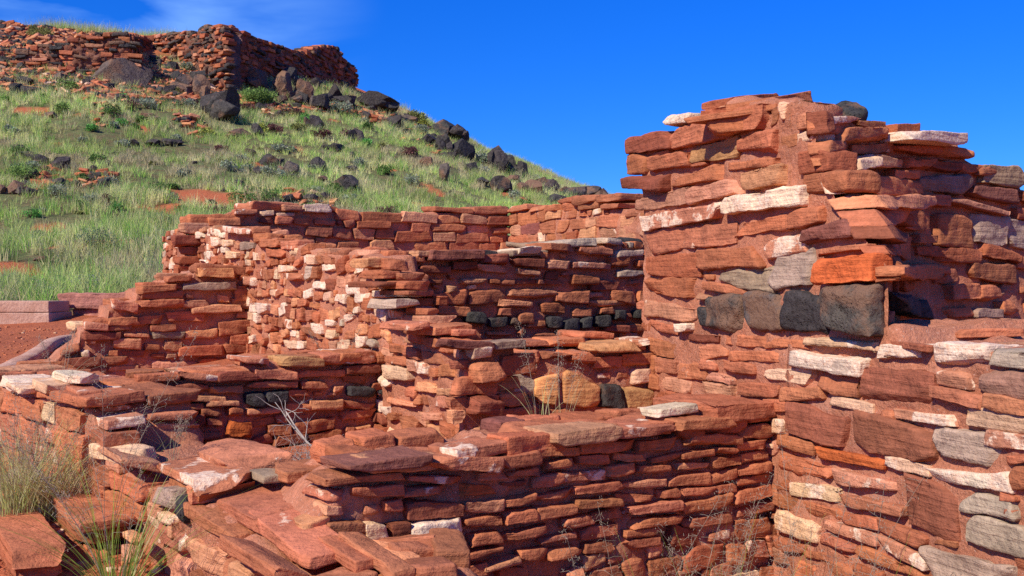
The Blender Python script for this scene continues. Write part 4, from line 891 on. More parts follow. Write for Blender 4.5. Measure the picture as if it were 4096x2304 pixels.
scree('scree', 'loose red slabs tumbled down the slope below the hilltop ruin', 1, [
    ([(-60, 82), (100, 95), (240, 118), (330, 130), (420, 150), (200, 190), (60, 215), (-60, 215)], 1500),
    ([(-60, 200), (60, 215), (300, 240), (520, 250), (620, 260), (760, 285), (900, 310), (960, 350), (920, 410), (700, 425), (560, 420), (400, 395), (200, 370), (-60, 360)], 4600),
    ([(600, 240), (780, 260), (780, 300), (600, 290)], 120),
    ([(1440, 430), (1530, 435), (1570, 470), (1560, 515), (1480, 500), (1380, 465), (1300, 440), (1310, 425)], 420),
    ([(950, 380), (1080, 420), (1180, 440), (1290, 430), (1300, 455), (1100, 470), (980, 430)], 260),
    ([(340, 390), (460, 420), (470, 500), (350, 520)], 30), ([(130, 680), (250, 670), (260, 770), (120, 780)], 45), ([(330, 690), (440, 690), (440, 770), (330, 770)], 40),
    ([(1650, 500), (1800, 560), (1760, 640), (1600, 560)], 60), ([(700, 440), (830, 500), (800, 560), (700, 500)], 40), ([(1150, 770), (1320, 790), (1320, 830), (1150, 820)], 30)], (.18, .5), SM)

# ------------------------------------------------------------------ boulders on the slope, one object each
BL = [  # crop1 display coordinates: x, y of the middle, width, height, colour, label
 (700, 455, 300, 170, 'K', 'massive dark basalt outcrop jutting from the red scree below the left ruin wall'), (520, 352, 110, 80, 'K', 'grey basalt block set at the foot of the low retaining wall, left of its twin'), (620, 350, 90, 76, 'K', 'grey basalt block set at the foot of the low retaining wall, right of its twin'),
 (180, 350, 160, 60, 'k', 'long black boulder at the left end of the retaining wall'), (1400, 660, 235, 185, 'k', 'largest black boulder in front of the scree, below the sharp ruin corner'), (1275, 585, 90, 120, 'K', 'upright grey boulder just behind the largest black boulder'), (1175, 575, 130, 80, 'K', 'rounded grey boulder leaning against the upright one'),
 (1380, 530, 140, 60, 'k', 'flat black boulder under the ruin corner'), (1640, 515, 160, 110, 'K', 'squarish grey-brown boulder at the foot of the dark ruin side'), (1820, 545, 110, 160, 'K', 'tall brown boulder at the foot of the dark ruin side'), (1940, 590, 110, 110, 'K', 'warm brown boulder right of the tall brown one'),
 (1430, 470, 120, 70, 'k', 'black block directly at the base of the sharp ruin corner'), (1270, 462, 80, 60, 'K', 'small grey block beside the grey shrub at the ruin foot'), (2180, 645, 170, 75, 'k', 'cluster-topped dark boulder below the right end of the ruin'), (2385, 650, 200, 120, 'k', 'black outcrop on the skyline right of the ruin'),
 (2540, 785, 130, 130, 'k', 'big rounded black boulder on the skyline edge beside the small scree'), (1530, 865, 170, 80, 'K', 'brownish boulder in the grass in the middle of the slope'), (1645, 850, 90, 90, 'k', 'dark pointed boulder touching the brownish one'), (1070, 918, 200, 66, 'k', 'long low dark boulder in the grass at mid slope'),
 (940, 752, 120, 64, 'K', 'dark boulder half buried in grass under the scree'), (2035, 800, 130, 110, 'k', 'dark boulder behind the bright green plant'), (1900, 648, 120, 40, 'K', 'flat grey slab-like boulder under the brown ones'), (1735, 1038, 150, 90, 'k', 'rounded dark boulder behind the grey sage bush'),
 (1590, 990, 90, 44, 'k', 'small low boulder up left of the rounded dark one'), (1650, 1100, 80, 56, 'k', 'small black boulder left of the grey sage bush'), (1868, 1090, 120, 100, 'K', 'brown-tinged boulder right of the grey sage bush'), (1890, 1140, 100, 60, 'k', 'pointed dark boulder below the brown-tinged one'),
 (2040, 1068, 105, 100, 'k', 'tilted triangular dark boulder in the green grass'), (2210, 1175, 195, 130, 'k', 'broad flat-topped black boulder low on the slope above the back wall'), (2268, 1088, 90, 50, 'k', 'small dark boulder up right of the broad flat-topped one'), (2295, 872, 140, 85, 'k', 'dark mound-like boulder in grass below the skyline'),
 (1530, 1183, 95, 64, 'k', 'lone dark boulder in the low grass above the wall'), (1750, 1312, 90, 50, 'k', 'black boulder just showing over the left part of the back wall'), (100, 952, 130, 52, 'k', 'uppermost black boulder of the cluster at far left'), (140, 992, 150, 60, 'K', 'broad grey boulder in the cluster at far left'),
 (240, 1030, 110, 74, 'k', 'black boulder at the lower right of the far left cluster'), (378, 1065, 120, 115, 'k', 'upright black boulder right of the bright green clump'), (280, 1092, 70, 60, 'K', 'small grey boulder touching the upright black one'), (85, 1212, 170, 96, 'K', 'wide dark boulder at the left edge below the green clump'),
 (160, 1190, 70, 76, 'k', 'upright dark boulder right of the wide one at the left edge')]
SB = [(290, 1175, 120, 50), (480, 1182, 90, 44), (600, 1160, 80, 50), (680, 1140, 60, 50), (630, 1212, 110, 50), (860, 920, 90, 50), (320, 742, 90, 60), (2160, 950, 130, 66), (2270, 1000, 60, 40), (2062, 1150, 70, 40), (690, 1050, 60, 40), (1250, 1045, 40, 30), (230, 905, 50, 30), (740, 990, 70, 36), (2400, 1160, 40, 30), (1130, 1215, 40, 26), (1440, 1230, 36, 24), (1060, 1270, 60, 40), (900, 1270, 50, 30), (950, 580, 60, 50), (880, 520, 50, 40), (400, 395, 60, 44), (340, 330, 60, 40), (430, 330, 50, 36)]
NB = [(250, 640, 155, 116, 'big rounded black boulder on the skyline'), ]
RB = [  # crop2 display coordinates
 (490, 690, 150, 70, 'k', 'long black outcrop capping the skyline ridge right of the olive bush'), (560, 712, 90, 70, 'k', 'right end block of the skyline outcrop'), (588, 800, 130, 112, 'k', 'large black boulder bulging from the ridge below the outcrop'), (490, 772, 86, 72, 'k', 'grey-black boulder left of the bulging one'), (415, 742, 96, 56, 'k', 'low dark boulder left under the skyline outcrop'),
 (775, 860, 110, 110, 'k', 'large black block on the ridge right of the dry bush'), (840, 870, 90, 90, 'k', 'right half of the pair of large black ridge blocks'), (905, 918, 60, 70, 'k', 'small steep black rock right of the large pair'), (790, 985, 130, 64, 'k', 'wide dark boulder below the ridge pair'), (690, 960, 76, 44, 'k', 'flat dark boulder left of the wide one'),
 (640, 892, 70, 52, 'k', 'small angular dark boulder with a pale face below the ridge'), (490, 920, 66, 74, 'K', 'upright grey-brown boulder in the grass near the ridge'), (405, 858, 80, 44, 'K', 'tan-brown boulder among maroon twigs'), (965, 1005, 120, 70, 'K', 'reddish-brown boulder with a black side on the lower ridge'), (1020, 970, 46, 46, 'k', 'pointed dark slab against the sky on the lower ridge'),
 (1062, 985, 80, 52, 'K', 'rounded brown boulder against the sky on the lower ridge'), (850, 955, 80, 40, 'K', 'tan boulder between the dark ones on the ridge'), (1095, 1062, 100, 50, 'k', 'low black boulder just above the wall top on the lower ridge'), (1160, 1028, 90, 40, 'k', 'small dark boulder on the skyline near the foot of the ridge'), (1330, 1068, 120, 34, 'k', 'long low dark boulder on the skyline just above the back wall'), (1480, 1084, 110, 50, 'k', 'dark boulder on the skyline beside the tall wall')]
def boulder(x, y, w, h, crop, col, label, grp='dark basalt boulders scattered over the hillside', dmin=14):
    ox, oy, k = crop; px, py = ox + x * k, oy + (y + h * .42) * k
    c = hit(px, py, dmin); d = c[1]; W_ = w * k / FPX * d; Hh = h * k / FPX * d
    bg_ = rock((c[0], c[1] + W_ * .25, c[2] - .16 * Hh), (W_ * .54, W_ * rng.uniform(.40, .5), Hh * .62), max(.03, W_ / 34), 24, col, .045, yaw=rng.uniform(-.3, .3), sink=.15)
    if w > 95 and rng.random() < .75:
        for _ in range(2):
            sx_ = rng.uniform(-.5, .5); b2 = rock((c[0] + sx_ * W_, c[1] + W_ * rng.uniform(-.15, .2), c[2] - .05), (W_ * rng.uniform(.22, .34), W_ * .28, Hh * rng.uniform(.25, .5)), max(.03, W_ / 34), 20, col, .045)
            for V_, N_, F_, C_, R_, A_ in zip(b2.V, b2.Nn, b2.F, b2.C, b2.Rn, b2.A): bg_.V.append(V_); bg_.Nn.append(N_); bg_.F.append(F_ + bg_.n); bg_.n += len(V_); bg_.C.append(C_); bg_.Rn.append(R_); bg_.A.append(A_)
    return lone(bg_, 'boulder', label, 'boulder', M_BASF, grp, f=1.3 / max(W_, .4))
_seen = {}
def told(px, w, code, what, zones, lo, hi):
    size = 'small' if w < lo else ('large' if w > hi else 'middle-sized'); tint = 'black' if code == 'k' else 'brown-tinged'
    z_ = [t for a, t in zones if px >= a][-1]; l = '%s %s %s %s' % (size, tint, what, z_); return l
RZ = [(0, 'on the ridge right of the ruin'), (1640, 'by the outcrop capping the ridge'), (1820, 'by the bulging ridge boulder'), (1980, 'by the paired ridge blocks'), (2130, 'on the lower ridge'), (2290, 'at the foot of the ridge')]
FZ = [(0, 'below the far left retaining wall'), (300, 'by the massive outcrop under the ruin'), (560, 'under the dark recess of the ruin'), (760, 'below the sharp ruin corner'), (930, 'at the foot of the dark ruin side'), (1180, 'below the far end of the dark ruin side'), (1380, 'on the crest right of the ruin')]
GZ = [(0, 'at the far left'), (250, 'below the left ruin wall'), (520, 'below the sharp ruin corner'), (900, 'at mid slope'), (1300, 'near the right-hand ridge')]
C1 = (0, 0, .6211); C2 = (1400, 0, .7593)
for x, y, w, h, c, l in BL: boulder(x, y, w, h, C1, c, l) if y > 700 else boulder(x, y, w * 1.3, h * 1.3, C1, c, l)
for x, y, w, h, c, l in RB: boulder(x, y - h * .15, w * 1.15, h * 1.5, C2, c, l)
for i, (x, y, w, h) in enumerate(SB): cd = 'K' if i % 3 == 0 else 'k'; boulder(x, y, w, h, C1, cd, told(x * .6211, w, cd, 'stone half hidden' if y > 700 else 'stone half hidden high up', GZ, 55, 85), 'small stones in the hillside grass')
for x, y, w, h, l in [(210, 355, 100, 76, 'small dark boulder in shaggy grass low on the left slope'), (880, 560, 130, 56, 'dark boulder hidden in grass just left of the stepped wall'), (300, 512, 100, 40, 'low dark boulder in grass above the sage bushes'), (215, 490, 90, 40, 'tan boulder in grass above the sage bushes')]:
    boulder(x, y, w, h, C4, 'k' if 'tan' not in l else 'K', l)

for i in range(92):
    px = 1500 + 940 * rng.random(); k = rng.random() ** 1.6
    sky_y = np.interp(px, [1430, 1560, 1700, 1850, 2000, 2100, 2300, 2420], [395, 440, 500, 590, 660, 710, 775, 810]); py = sky_y + 6 + 110 * k * np.interp(px, [1430, 1700, 2420], [.5, 1, .25])
    c = hit(px, py, 20); w_ = rng.uniform(.35, 1.15) * (1.2 if k < .3 else .8); hgt_ = w_ * rng.uniform(.45, .8)
    b_ = rock((c[0], c[1], c[2] - .1 - .12 * w_), (w_ * .6, w_ * .5, hgt_ * .6), max(.03, w_ / 30), 24, (cd := 'k' if rng.random() < .6 else 'K'), .07)
    lone(b_, 'boulder', told(px, w_, cd, 'angular block' + (' against the sky' if k < .12 else ''), RZ, .55, .9), 'boulder', M_BASF, 'black blocks along the ridge', f=1.3)
for i in range(46):
    x0, x1, y0, y1 = [(930, 1420, 300, 420), (330, 560, 250, 320), (640, 900, 290, 390), (1000, 1500, 380, 440), (0, 300, 330, 380)][[0, 0, 1, 2, 3, 2, 0, 4][i % 8]]
    fx = rng.random(); px = x0 + (x1 - x0) * fx; py = y0 + (y1 - y0) * rng.random() + (55 * fx if x0 in (930, 1000) else 0)
    c = hit(px, py, 30); w_ = rng.uniform(.45, 1.25); b_ = rock((c[0], c[1], c[2] - .1 - .1 * w_), (w_ * .55, w_ * .5, w_ * rng.uniform(.3, .6)), .05, 26, (cd := 'k' if rng.random() < .6 else 'K'), .05)
    lone(b_, 'boulder', told(px, w_, cd, 'angular block', FZ, .75, 1.05), 'boulder', M_BASF, 'dark blocks at the foot of the hilltop ruin', f=1.3)
# ------------------------------------------------------------------ plants
def tuft_blades(P, K, hgt, lean, width, cols, tipcol=.25, spread=.12, segs=3, cv=.18):
    """P (n,3) roots; K blades each; returns V, F, C"""
    n = len(P); m = n * K; B = np.repeat(P, K, 0); hh = np.repeat(hgt, K) * rng.uniform(.55, 1.1, m); a = rng.uniform(0, 2 * np.pi, m)
    rr = np.repeat(spread if np.ndim(spread) else np.full(n, spread), K) * np.sqrt(rng.random(m)); B = B + np.stack([np.cos(a) * rr, np.sin(a) * rr, 0 * a], 1)
    a2 = a + rng.uniform(-.9, .9, m); ln = np.repeat(lean, K) * rng.uniform(.2, 1.3, m) * hh
    dirx, diry = np.cos(a2), np.sin(a2); wa = rng.uniform(0, np.pi, m); wx, wy = np.cos(wa) * width / 2, np.sin(wa) * width / 2
    c = np.repeat(cols, K, 0) * (1 + rng.uniform(-cv, cv, (m, 1))); straw = np.array([.62, .52, .29])
    st = (rng.random(m) < tipcol)[:, None]; c = np.where(st, c * .4 + straw * .6, c)
    V = []; C = []
    for i in range(segs + 1):
        t = i / segs; cx = B[:, 0] + dirx * ln * t ** 1.8; cy = B[:, 1] + diry * ln * t ** 1.8; cz = B[:, 2] + hh * (t - .25 * t * t * np.repeat(lean, K))
        w = 1 - t * .85
        V.append(np.stack([cx - wx * w, cy - wy * w, cz], 1)); V.append(np.stack([cx + wx * w, cy + wy * w, cz], 1))
        C += [c, c]
    V = np.stack(V, 1).reshape(-1, 3); C = np.stack(C, 1).reshape(-1, 3); k = 2 * (segs + 1); base = (np.arange(m) * k)[:, None]
    F = np.concatenate([base + np.array([[2 * i, 2 * i + 1, 2 * i + 3, 2 * i + 2]]) for i in range(segs)])
    return V, F, np.concatenate([C, np.ones((len(C), 1))], 1)
GC = np.array([[.34, .48, .10], [.48, .56, .16], [.22, .42, .07], [.58, .57, .23], [.68, .61, .31], [.14, .30, .05]])
# the grass that covers the hill
n = 76000; a = rng.uniform(R(-40), R(15), n); r = np.sqrt(rng.uniform(15 ** 2, 80 ** 2, n)) ; r = 15 + (rng.random(n) ** .8) * 62
x, y = np.sin(a) * r, np.cos(a) * r; g = grassy(x, y)
clump = n2(x / .9, y / .9, 71, 2); keep = (rng.random(n) < g * (.52 + .75 * clump)) & (g > .15); x, y = x[keep], y[keep]; z = H(x, y)
pxx, pyy = proj(np.stack([x, y, z], 1)); vis = (pxx > -1300) & (pxx < 2900); x, y, z = x[vis], y[vis], z[vis]
big = n2(x / 5, y / 5, 72, 3); fine = n2(x / 1.5, y / 1.5, 73, 2)
ci = np.clip(((fine + big * .8) * 2.2 + 2.5 + rng.normal(0, 1.0, len(x))).astype(int), 0, 5); cols = GC[ci] * rng.uniform(.85, 1.35, (len(x), 1)) * (1.05 + .42 * n2(x / 3.1, y / 3.1, 75, 2))[:, None]
dry = n2(x / 2.6, y / 2.6, 76, 3) > .42; cols[dry] = np.array([.60, .50, .27]) * rng.uniform(.75, 1.15, (dry.sum(), 1))
hg = rng.uniform(.22, .52, len(x)) * (1 + .35 * big) * (1 + .5 * np.clip((34 - y) / 16, 0, 1))
V, F, Cc = tuft_blades(np.stack([x, y, z - .03], 1), 16, hg, rng.uniform(.2, .7, len(x)), .016, cols, .34, rng.uniform(.05, .22, len(x)), 2)
tag(mesh_np('hill_grass', V, F, M_LEAF, None, Cc, smooth=False), 'pale green and straw coloured bunch grass covering the hillside', 'grass', kind='stuff')
# the fringe of tall grass along the plateau edge
n = 1500; px = rng.uniform(90, 760, n); dd = rng.uniform(53, 60, n); x = (px - 2048) / FPX * dd; z = H(x, dd)
w_ = sm(90, 200, px) * sm(760, 640, px); kk = rng.random(n) < w_ ** .5; x, dd, z = x[kk], dd[kk], z[kk]
V, F, Cc = tuft_blades(np.stack([x, dd, z - .05], 1), 18, rng.uniform(.5, 1.0, len(x)), rng.uniform(.2, .5, len(x)), .016, GC[rng.integers(0, 5, len(x))] * 1.05, .3, .3, 2)
tag(mesh_np('plateau_grass', V, F, M_LEAF, None, Cc, smooth=False), 'tall pale grass along the top edge of the plateau behind the rubble', 'grass', kind='stuff')

def shrub_mesh(c, w, h, col, leaf, n, stems=14, up_=.35, col2=None):
    """leaf quads along branching sprays"""
    V = []; F = []; C = []; k = 0; col = np.array(col)
    # clump centres make the outline uneven
    nc = 14; th = rng.uniform(0, 6.28, nc); rr = np.sqrt(rng.random(nc)) * .8; cz = rng.uniform(.25, .85, nc) * (1 - .45 * rr ** 2)
    cc = np.stack([np.cos(th) * rr * w / 2, np.sin(th) * rr * w / 2, cz * h], 1); cs = rng.uniform(.16, .30, nc) * min(w, h * 1.6); cb = rng.uniform(.65, 1.3, nc)
    id_ = rng.integers(0, nc, n); dv = rng.normal(size=(n, 3)); dv /= np.linalg.norm(dv, axis=1)[:, None]
    P = cc[id_] + dv * cs[id_][:, None] * (rng.random(n)[:, None] ** .5) * np.array([1, 1, .8]); P[:, 2] = np.maximum(P[:, 2], .02)
    u = dv + rng.normal(size=(n, 3)) * .6 + np.array([0, 0, up_]); u /= np.linalg.norm(u, axis=1)[:, None]
    s = np.cross(u, rng.normal(size=(n, 3))); s /= np.linalg.norm(s, axis=1)[:, None]
    L = leaf * rng.uniform(.6, 1.4, n)[:, None]; W2_ = L * .32
    Q = np.stack([P - s * W2_ * .4, P + u * L * .5 - s * W2_, P + u * L, P + u * L * .5 + s * W2_], 1).reshape(-1, 3) + np.array(c)
    cl = col[None] * (cb[id_] * rng.uniform(.7, 1.3, n))[:, None]
    if col2 is not None: m_ = rng.random(n) < .35; cl[m_] = np.array(col2) * rng.uniform(.7, 1.3, (m_.sum(), 1))
    Fq = np.arange(n * 4).reshape(n, 4)
    return Q, Fq, np.concatenate([np.repeat(cl, 4, 0), np.ones((n * 4, 1))], 1), cc + np.array(c)
def tube(pts, r0, r1, k=5):
    pts = np.array(pts, float); n = len(pts); V = []; F = []
    for i, p in enumerate(pts):
        t = pts[min(i + 1, n - 1)] - pts[max(i - 1, 0)]; t /= np.linalg.norm(t) + 1e-9; s = np.cross(t, [0.31, .2, .93]); s /= np.linalg.norm(s) + 1e-9; b_ = np.cross(t, s)
        r = r0 + (r1 - r0) * i / (n - 1)
        for j in range(k): a = 2 * math.pi * j / k; V.append(p + (s * math.cos(a) + b_ * math.sin(a)) * r)
    for i in range(n - 1):
        for j in range(k): F.append([i * k + j, i * k + (j + 1) % k, (i + 1) * k + (j + 1) % k, (i + 1) * k + j])
    return np.array(V), np.array(F)
class Tubes:
    def __init__(s): s.V = []; s.F = []; s.n = 0
    def add(s, pts, r0, r1, k=5):
        V, F = tube(pts, r0, r1, k); s.V.append(V); s.F.append(F + s.n); s.n += len(V)
    def build(s, name, mat, parent): return mesh_np(name, np.concatenate(s.V), np.concatenate(s.F), mat, parent)
SAGE = (.27, .32, .20); GRN = (.20, .31, .075); DGR = (.12, .21, .05); OLI = (.27, .28, .09); MAR = (.17, .075, .065); YEL = (.40, .42, .09); BRI = (.15, .38, .08)
def shrub(x, y, w, h, crop, col, label, dmin=14, dens=1.0, leafk=1.0, twiggy=False):
    ox, oy, k = crop; px, py = ox + x * k, oy + (y + h * .5) * k
    c = hit(px, py, dmin); d = c[1]; W_ = w * k / FPX * d; Hh = h * k / FPX * d * 1.08
    t = thing('shrub', label, 'shrub', tuple(c), 'shrubs on the hillside')
    n = int(np.clip(900 * W_ * Hh / (.5) * dens, 500, 9000)); leaf = np.clip(.055 * leafk * (d / 30), .03, .12)
    Q, F, C, cc = shrub_mesh((c[0], c[1], c[2] - .03), W_, Hh, col, leaf, n, col2=(.36, .36, .26) if col is SAGE else None)
    mesh_np('foliage', Q, F, M_LEAF, t, C, smooth=False)
    tb = Tubes()
    for q in cc:
        m_ = (c + q) / 2 + rng.normal(0, .04, 3); tb.add([c - [0, 0, .05], m_, q], .012 * (1 + W_ * .5), .005, 4)
    tb.build('stems', M_STEM, t)
for a in [(1665, 645, 240, 120, C1, GRN, 'broad bright green shrub below the dark side of the ruin'), (1195, 435, 92, 76, C1, SAGE, 'round grey-green shrub at the foot of the sunlit ruin wall'), (435, 560, 130, 84, C1, GRN, 'green shrub standing on the red scree at left'), (1125, 600, 90, 46, C1, OLI, 'yellow-green shrub below the grey rounded boulder'),
          (1210, 662, 96, 72, C1, SAGE, 'blue-grey shrub left of the largest black boulder'), (1755, 1108, 160, 70, C1, SAGE, 'silver sage bush among the dark boulders at mid slope'), (1560, 1265, 170, 110, C1, DGR, 'dark green shrub above the left part of the back wall'), (1740, 1255, 160, 90, C1, DGR, 'deep green shrub right of the other dark one above the back wall'),
          (250, 215, 170, 84, C1, OLI, 'olive grassy shrub on top of the rubble at upper left'), (1022, 526, 66, 46, C1, OLI, 'small olive shrub on the scree below the ruin'), (2200, 695, 130, 76, C1, SAGE, 'grey-green shrub below the right end of the ruin'), (1980, 790, 90, 46, C1, BRI, 'vivid green leafy plant beside a dark boulder'),
          (1330, 862, 120, 56, C1, YEL, 'yellow-green shrub in the grass at mid slope'), (1690, 830, 60, 50, C1, YEL, 'small yellow-green shrub right of the dark pointed boulder'), (150, 1110, 220, 120, C1, GRN, 'large bright green clump at the left edge among boulders'), (400, 700, 100, 76, C1, GRN, 'green shrub on the grassy slope under the scree at left'), (720, 720, 130, 80, C1, DGR, 'green bushy clump in the grass under the scree'), (950, 670, 130, 70, C1, SAGE, 'grey shrub under the scree at centre left'),
          (850, 685, 120, 56, C1, MAR, 'maroon twiggy shrub at the lower edge of the scree'), (1590, 700, 110, 50, C1, MAR, 'maroon twiggy shrub right of the largest black boulder'), (1880, 728, 160, 50, C1, MAR, 'maroon twiggy shrub under the brown boulders'), (1760, 832, 130, 56, C1, MAR, 'maroon twiggy shrub at the middle of the upper slope'), (2060, 870, 150, 50, C1, MAR, 'maroon twiggy shrub below the dark boulder with the vivid plant'),
          (700, 1290, 110, 50, C1, MAR, 'purplish dry grass clump on the low slope'), (350, 1230, 120, 80, C1, SAGE, 'grey-green shrub low on the left slope'),
          (345, 622, 112, 60, C2, OLI, 'olive bush on the skyline right of the rounded boulder'), (380, 655, 70, 40, C2, YEL, 'yellow-green bush just under the skyline'), (700, 835, 110, 70, C2, SAGE, 'dry grey-green bush on the ridge between black boulders'), (330, 800, 110, 56, C2, MAR, 'maroon twiggy shrub on the slope near the ridge'), (860, 1025, 70, 40, C2, SAGE, 'small grey-green bush between ridge boulders'),
          (925, 1072, 110, 44, C2, GRN, 'green bush just above the back wall near the ridge'), (690, 890, 70, 40, C2, (.42, .42, .3), 'pale dry tuft below the ridge boulder'), (1330, 1055, 110, 30, C2, GRN, 'low green bush on the skyline above the back wall'), (1200, 1025, 80, 36, C2, SAGE, 'dark grey bush on the skyline at the foot of the ridge'), (330, 950, 90, 56, C2, SAGE, 'grey-green bush in the grass below the maroon twigs'),
          (565, 735, 60, 26, C2, GRN, 'small green plant growing on the black outcrop'), (960, 940, 80, 34, C2, SAGE, 'dry bush on the skyline above the lower ridge'), (370, 690, 100, 44, C2, SAGE, 'grey bush below the yellow-green one')]:
    shrub(*a)
SMALL = [(SAGE, 'low grey-green bush among the hillside grass'), (DGR, 'low dark green bushy clump among the hillside grass'), (MAR, 'low maroon twiggy plant among the hillside grass'), (BRI, 'low fresh green leafy plant among the hillside grass'), (OLI, 'low olive-yellow bush among the hillside grass')]
for i in range(78):
    x_, y_ = rng.uniform(0, 2560), rng.uniform(620, 1420); px_, py_ = x_ * .6211, y_ * .6211; sk = np.interp(px_, [0, 900, 1430, 1600, 2560], [330, 380, 460, 520, 900])
    if py_ < sk or py_ > 1100: continue
    c_, l_ = SMALL[[0, 0, 1, 0, 2, 3, 4, 1][i % 8]]; w_ = rng.uniform(36, 110) * np.interp(py_, [350, 900], [.8, 1.4]); zz_ = [t for a, t in GZ if px_ >= a][-1]; shrub(x_, y_, w_, w_ * rng.uniform(.35, .6), C1, c_, ('little ' if w_ < 75 else 'wide ') + l_.split(' among')[0] + (' high up' if py_ < 560 else ' lower down') + ', ' + zz_)
for a in [(560, 375, 250, 120, C4, (.20, .25, .14), 'dark sage bush left of the stepped wall'), (250, 650, 260, 120, C4, SAGE, 'large silver sage bush at the edge of the path, nearer the left'), (520, 640, 260, 140, C4, SAGE, 'large silver sage bush behind the stone bench'), (870, 560, 170, 110, C4, (.19, .25, .15), 'dark grey-green bush behind the stepped wall foot'), (60, 590, 110, 70, C4, SAGE, 'sage bush at the left edge beyond the path'), (760, 620, 140, 110, C4, GRN, 'green grassy bush between the bench and the stepped wall'), (330, 740, 120, 100, C4, DGR, 'dark green bush between concrete block and bench')]:
    shrub(*a, dmin=16.5, leafk=.75, dens=1.6)

# ------------------------------------------------------------------ bench, concrete step, kerb
def slab_quad(name, mat, parent, x0, x1, y0, y1, z0, z1, e=.03, rr=.08, chips=5, amp=.012, col=None, label=None):
    b = Bag(); p, nn, F = local_block(((x1 - x0) / 2, (y1 - y0) / 2, (z1 - z0) / 2), e, rr, chips, 50)
    b.add(p + [(x0 + x1) / 2, (y0 + y1) / 2, (z0 + z1) / 2], nn, F, colour('q') if col is None else col, amp); return b.build(name, mat, parent, None, 4)
dB = 16.0; sx = lambda px, d: (px - 2048) / FPX * d; sz = lambda py, d: EYE - (py - 1152) / FPX * d
t = thing('stone_bench', 'long low red sandstone bench beside the path at left', 'bench', (sx(400, dB), dB, float(H(sx(400, dB), dB)[0])))
bcol = np.array([.42, .17, .12, .05])
slab_quad('seat', M_SANDF, t, sx(230, dB), sx(585, dB), dB, dB + .55, sz(1233, dB), sz(1174, dB), .03, .1, 6, .02, bcol)
g_ = float(H(sx(400, dB), dB)[0]) - .05
slab_quad('support', M_SANDF, t, sx(280, dB), sx(402, dB), dB + .08, dB + .5, g_, sz(1234, dB), .03, .1, 5, .03, bcol); slab_quad('support', M_SANDF, t, sx(480, dB), sx(575, dB), dB + .08, dB + .5, g_, sz(1234, dB), .03, .1, 5, .03, bcol)
dB = 15.2; t = thing('concrete_step', 'pink concrete two-tier block at the left edge of the path', 'concrete step', (sx(60, dB), dB, g_))
slab_quad('upper_tier', M_CONC, t, sx(-300, dB), sx(192, dB), dB + .02, dB + .75, sz(1250, dB), sz(1205, dB), .04, .05, 0, .003); slab_quad('lower_tier', M_CONC, t, sx(-300, dB), sx(196, dB), dB, dB + .8, sz(1310, dB), sz(1251, dB), .04, .05, 0, .003)
kp = [(-260, 1600, 0), (-60, 1510, 0), (40, 1462, 0), (110, 1428, 0), (160, 1396, 0), (190, 1372, 0), (220, 1356, 0), (260, 1347, 0), (330, 1340, 0), (420, 1336, 0)]
pts = []
for px, py, _ in kp:
    r = ray(px, py); d = (1.02 - EYE) / r[2]; pts.append([r[0] * d, d])
pts = np.array(pts); tt = np.linspace(0, len(pts) - 1, 90); kx = np.interp(tt, np.arange(len(pts)), pts[:, 0]); ky = np.interp(tt, np.arange(len(pts)), pts[:, 1])
for _ in range(3): kx[1:-1] = (kx[:-2] + kx[1:-1] * 2 + kx[2:]) / 4; ky[1:-1] = (ky[:-2] + ky[1:-1] * 2 + ky[2:]) / 4
tx, ty = np.gradient(kx), np.gradient(ky); L = np.hypot(tx, ty); nx_, ny_ = ty / L, -tx / L
prof = [(-.07, -.4), (-.07, .0), (-.055, .016), (.055, .016), (.07, .0), (.07, -.4)]
V = np.concatenate([np.stack([kx + nx_ * o, ky + ny_ * o, np.full_like(kx, 1.02 + h) + n2(kx * 2, ky * 2, 5) * .004], 1) for o, h in prof]); n_ = len(kx)
F = np.concatenate([np.stack([i * n_ + np.arange(n_ - 1), i * n_ + np.arange(1, n_), (i + 1) * n_ + np.arange(1, n_), (i + 1) * n_ + np.arange(n_ - 1)], 1) for i in range(5)])
tag(mesh_np('kerb', V, F, M_CONC, None, loc=(kx.mean(), ky.mean(), .95)), 'curving pink concrete kerb along the red path', 'kerb')

# ------------------------------------------------------------------ steps and loose slabs at lower left
def ground_block(crop, xl, yt, yb, xr, yt2, yb2, d, back, col, name, label, cat, tiltb=0., yaw=0., chips=8, group=None, amp=None):
    return block(crop, xl, yt, yb, xr, yt2, yb2, d, back, col, None, name, None, tiltb, (label, cat), yaw, None, chips, group, amp)
ground_block(C6, 512, 1112, 1182, 945, 1062, 1112, 3.28, .95, 'r', 'step_slab', 'upper of two wide flat red slabs forming steps at lower left', 'stone step', .02)
ground_block(C6, 500, 1185, 1270, 850, 1120, 1200, 3.34, .55, 'R', 'step_slab', 'shadowed red slab carrying the upper step', 'stone step', .05)
ground_block(C6, 112, 1345, 1400, 480, 1300, 1362, 3.02, .9, 'r', 'step_slab', 'lower of two wide flat red slabs at the bottom left corner', 'stone step', .02)
ground_block(C6, 100, 1402, 1500, 420, 1366, 1450, 3.06, .5, 'R', 'step_slab', 'red slab carrying the lower step', 'stone step', .05)
ground_block(C6, 836, 1195, 1240, 925, 1190, 1235, 3.16, .1, 'o', 'loose_stone', 'upper of two small rounded stones wedged beside the steps', 'loose stone')
ground_block(C6, 832, 1290, 1370, 920, 1280, 1345, 3.10, .1, 'q', 'loose_stone', 'lower of two small rounded stones wedged beside the steps', 'loose stone')
ground_block(C6, -40, 850, 905, 165, 860, 880, 4.0, .34, 'G', 'loose_slab', 'pale grey-pink slab lying on the red ground at the left edge', 'stone slab', .05, -.4)
for k in range(140):
    pass
gb = Bag()
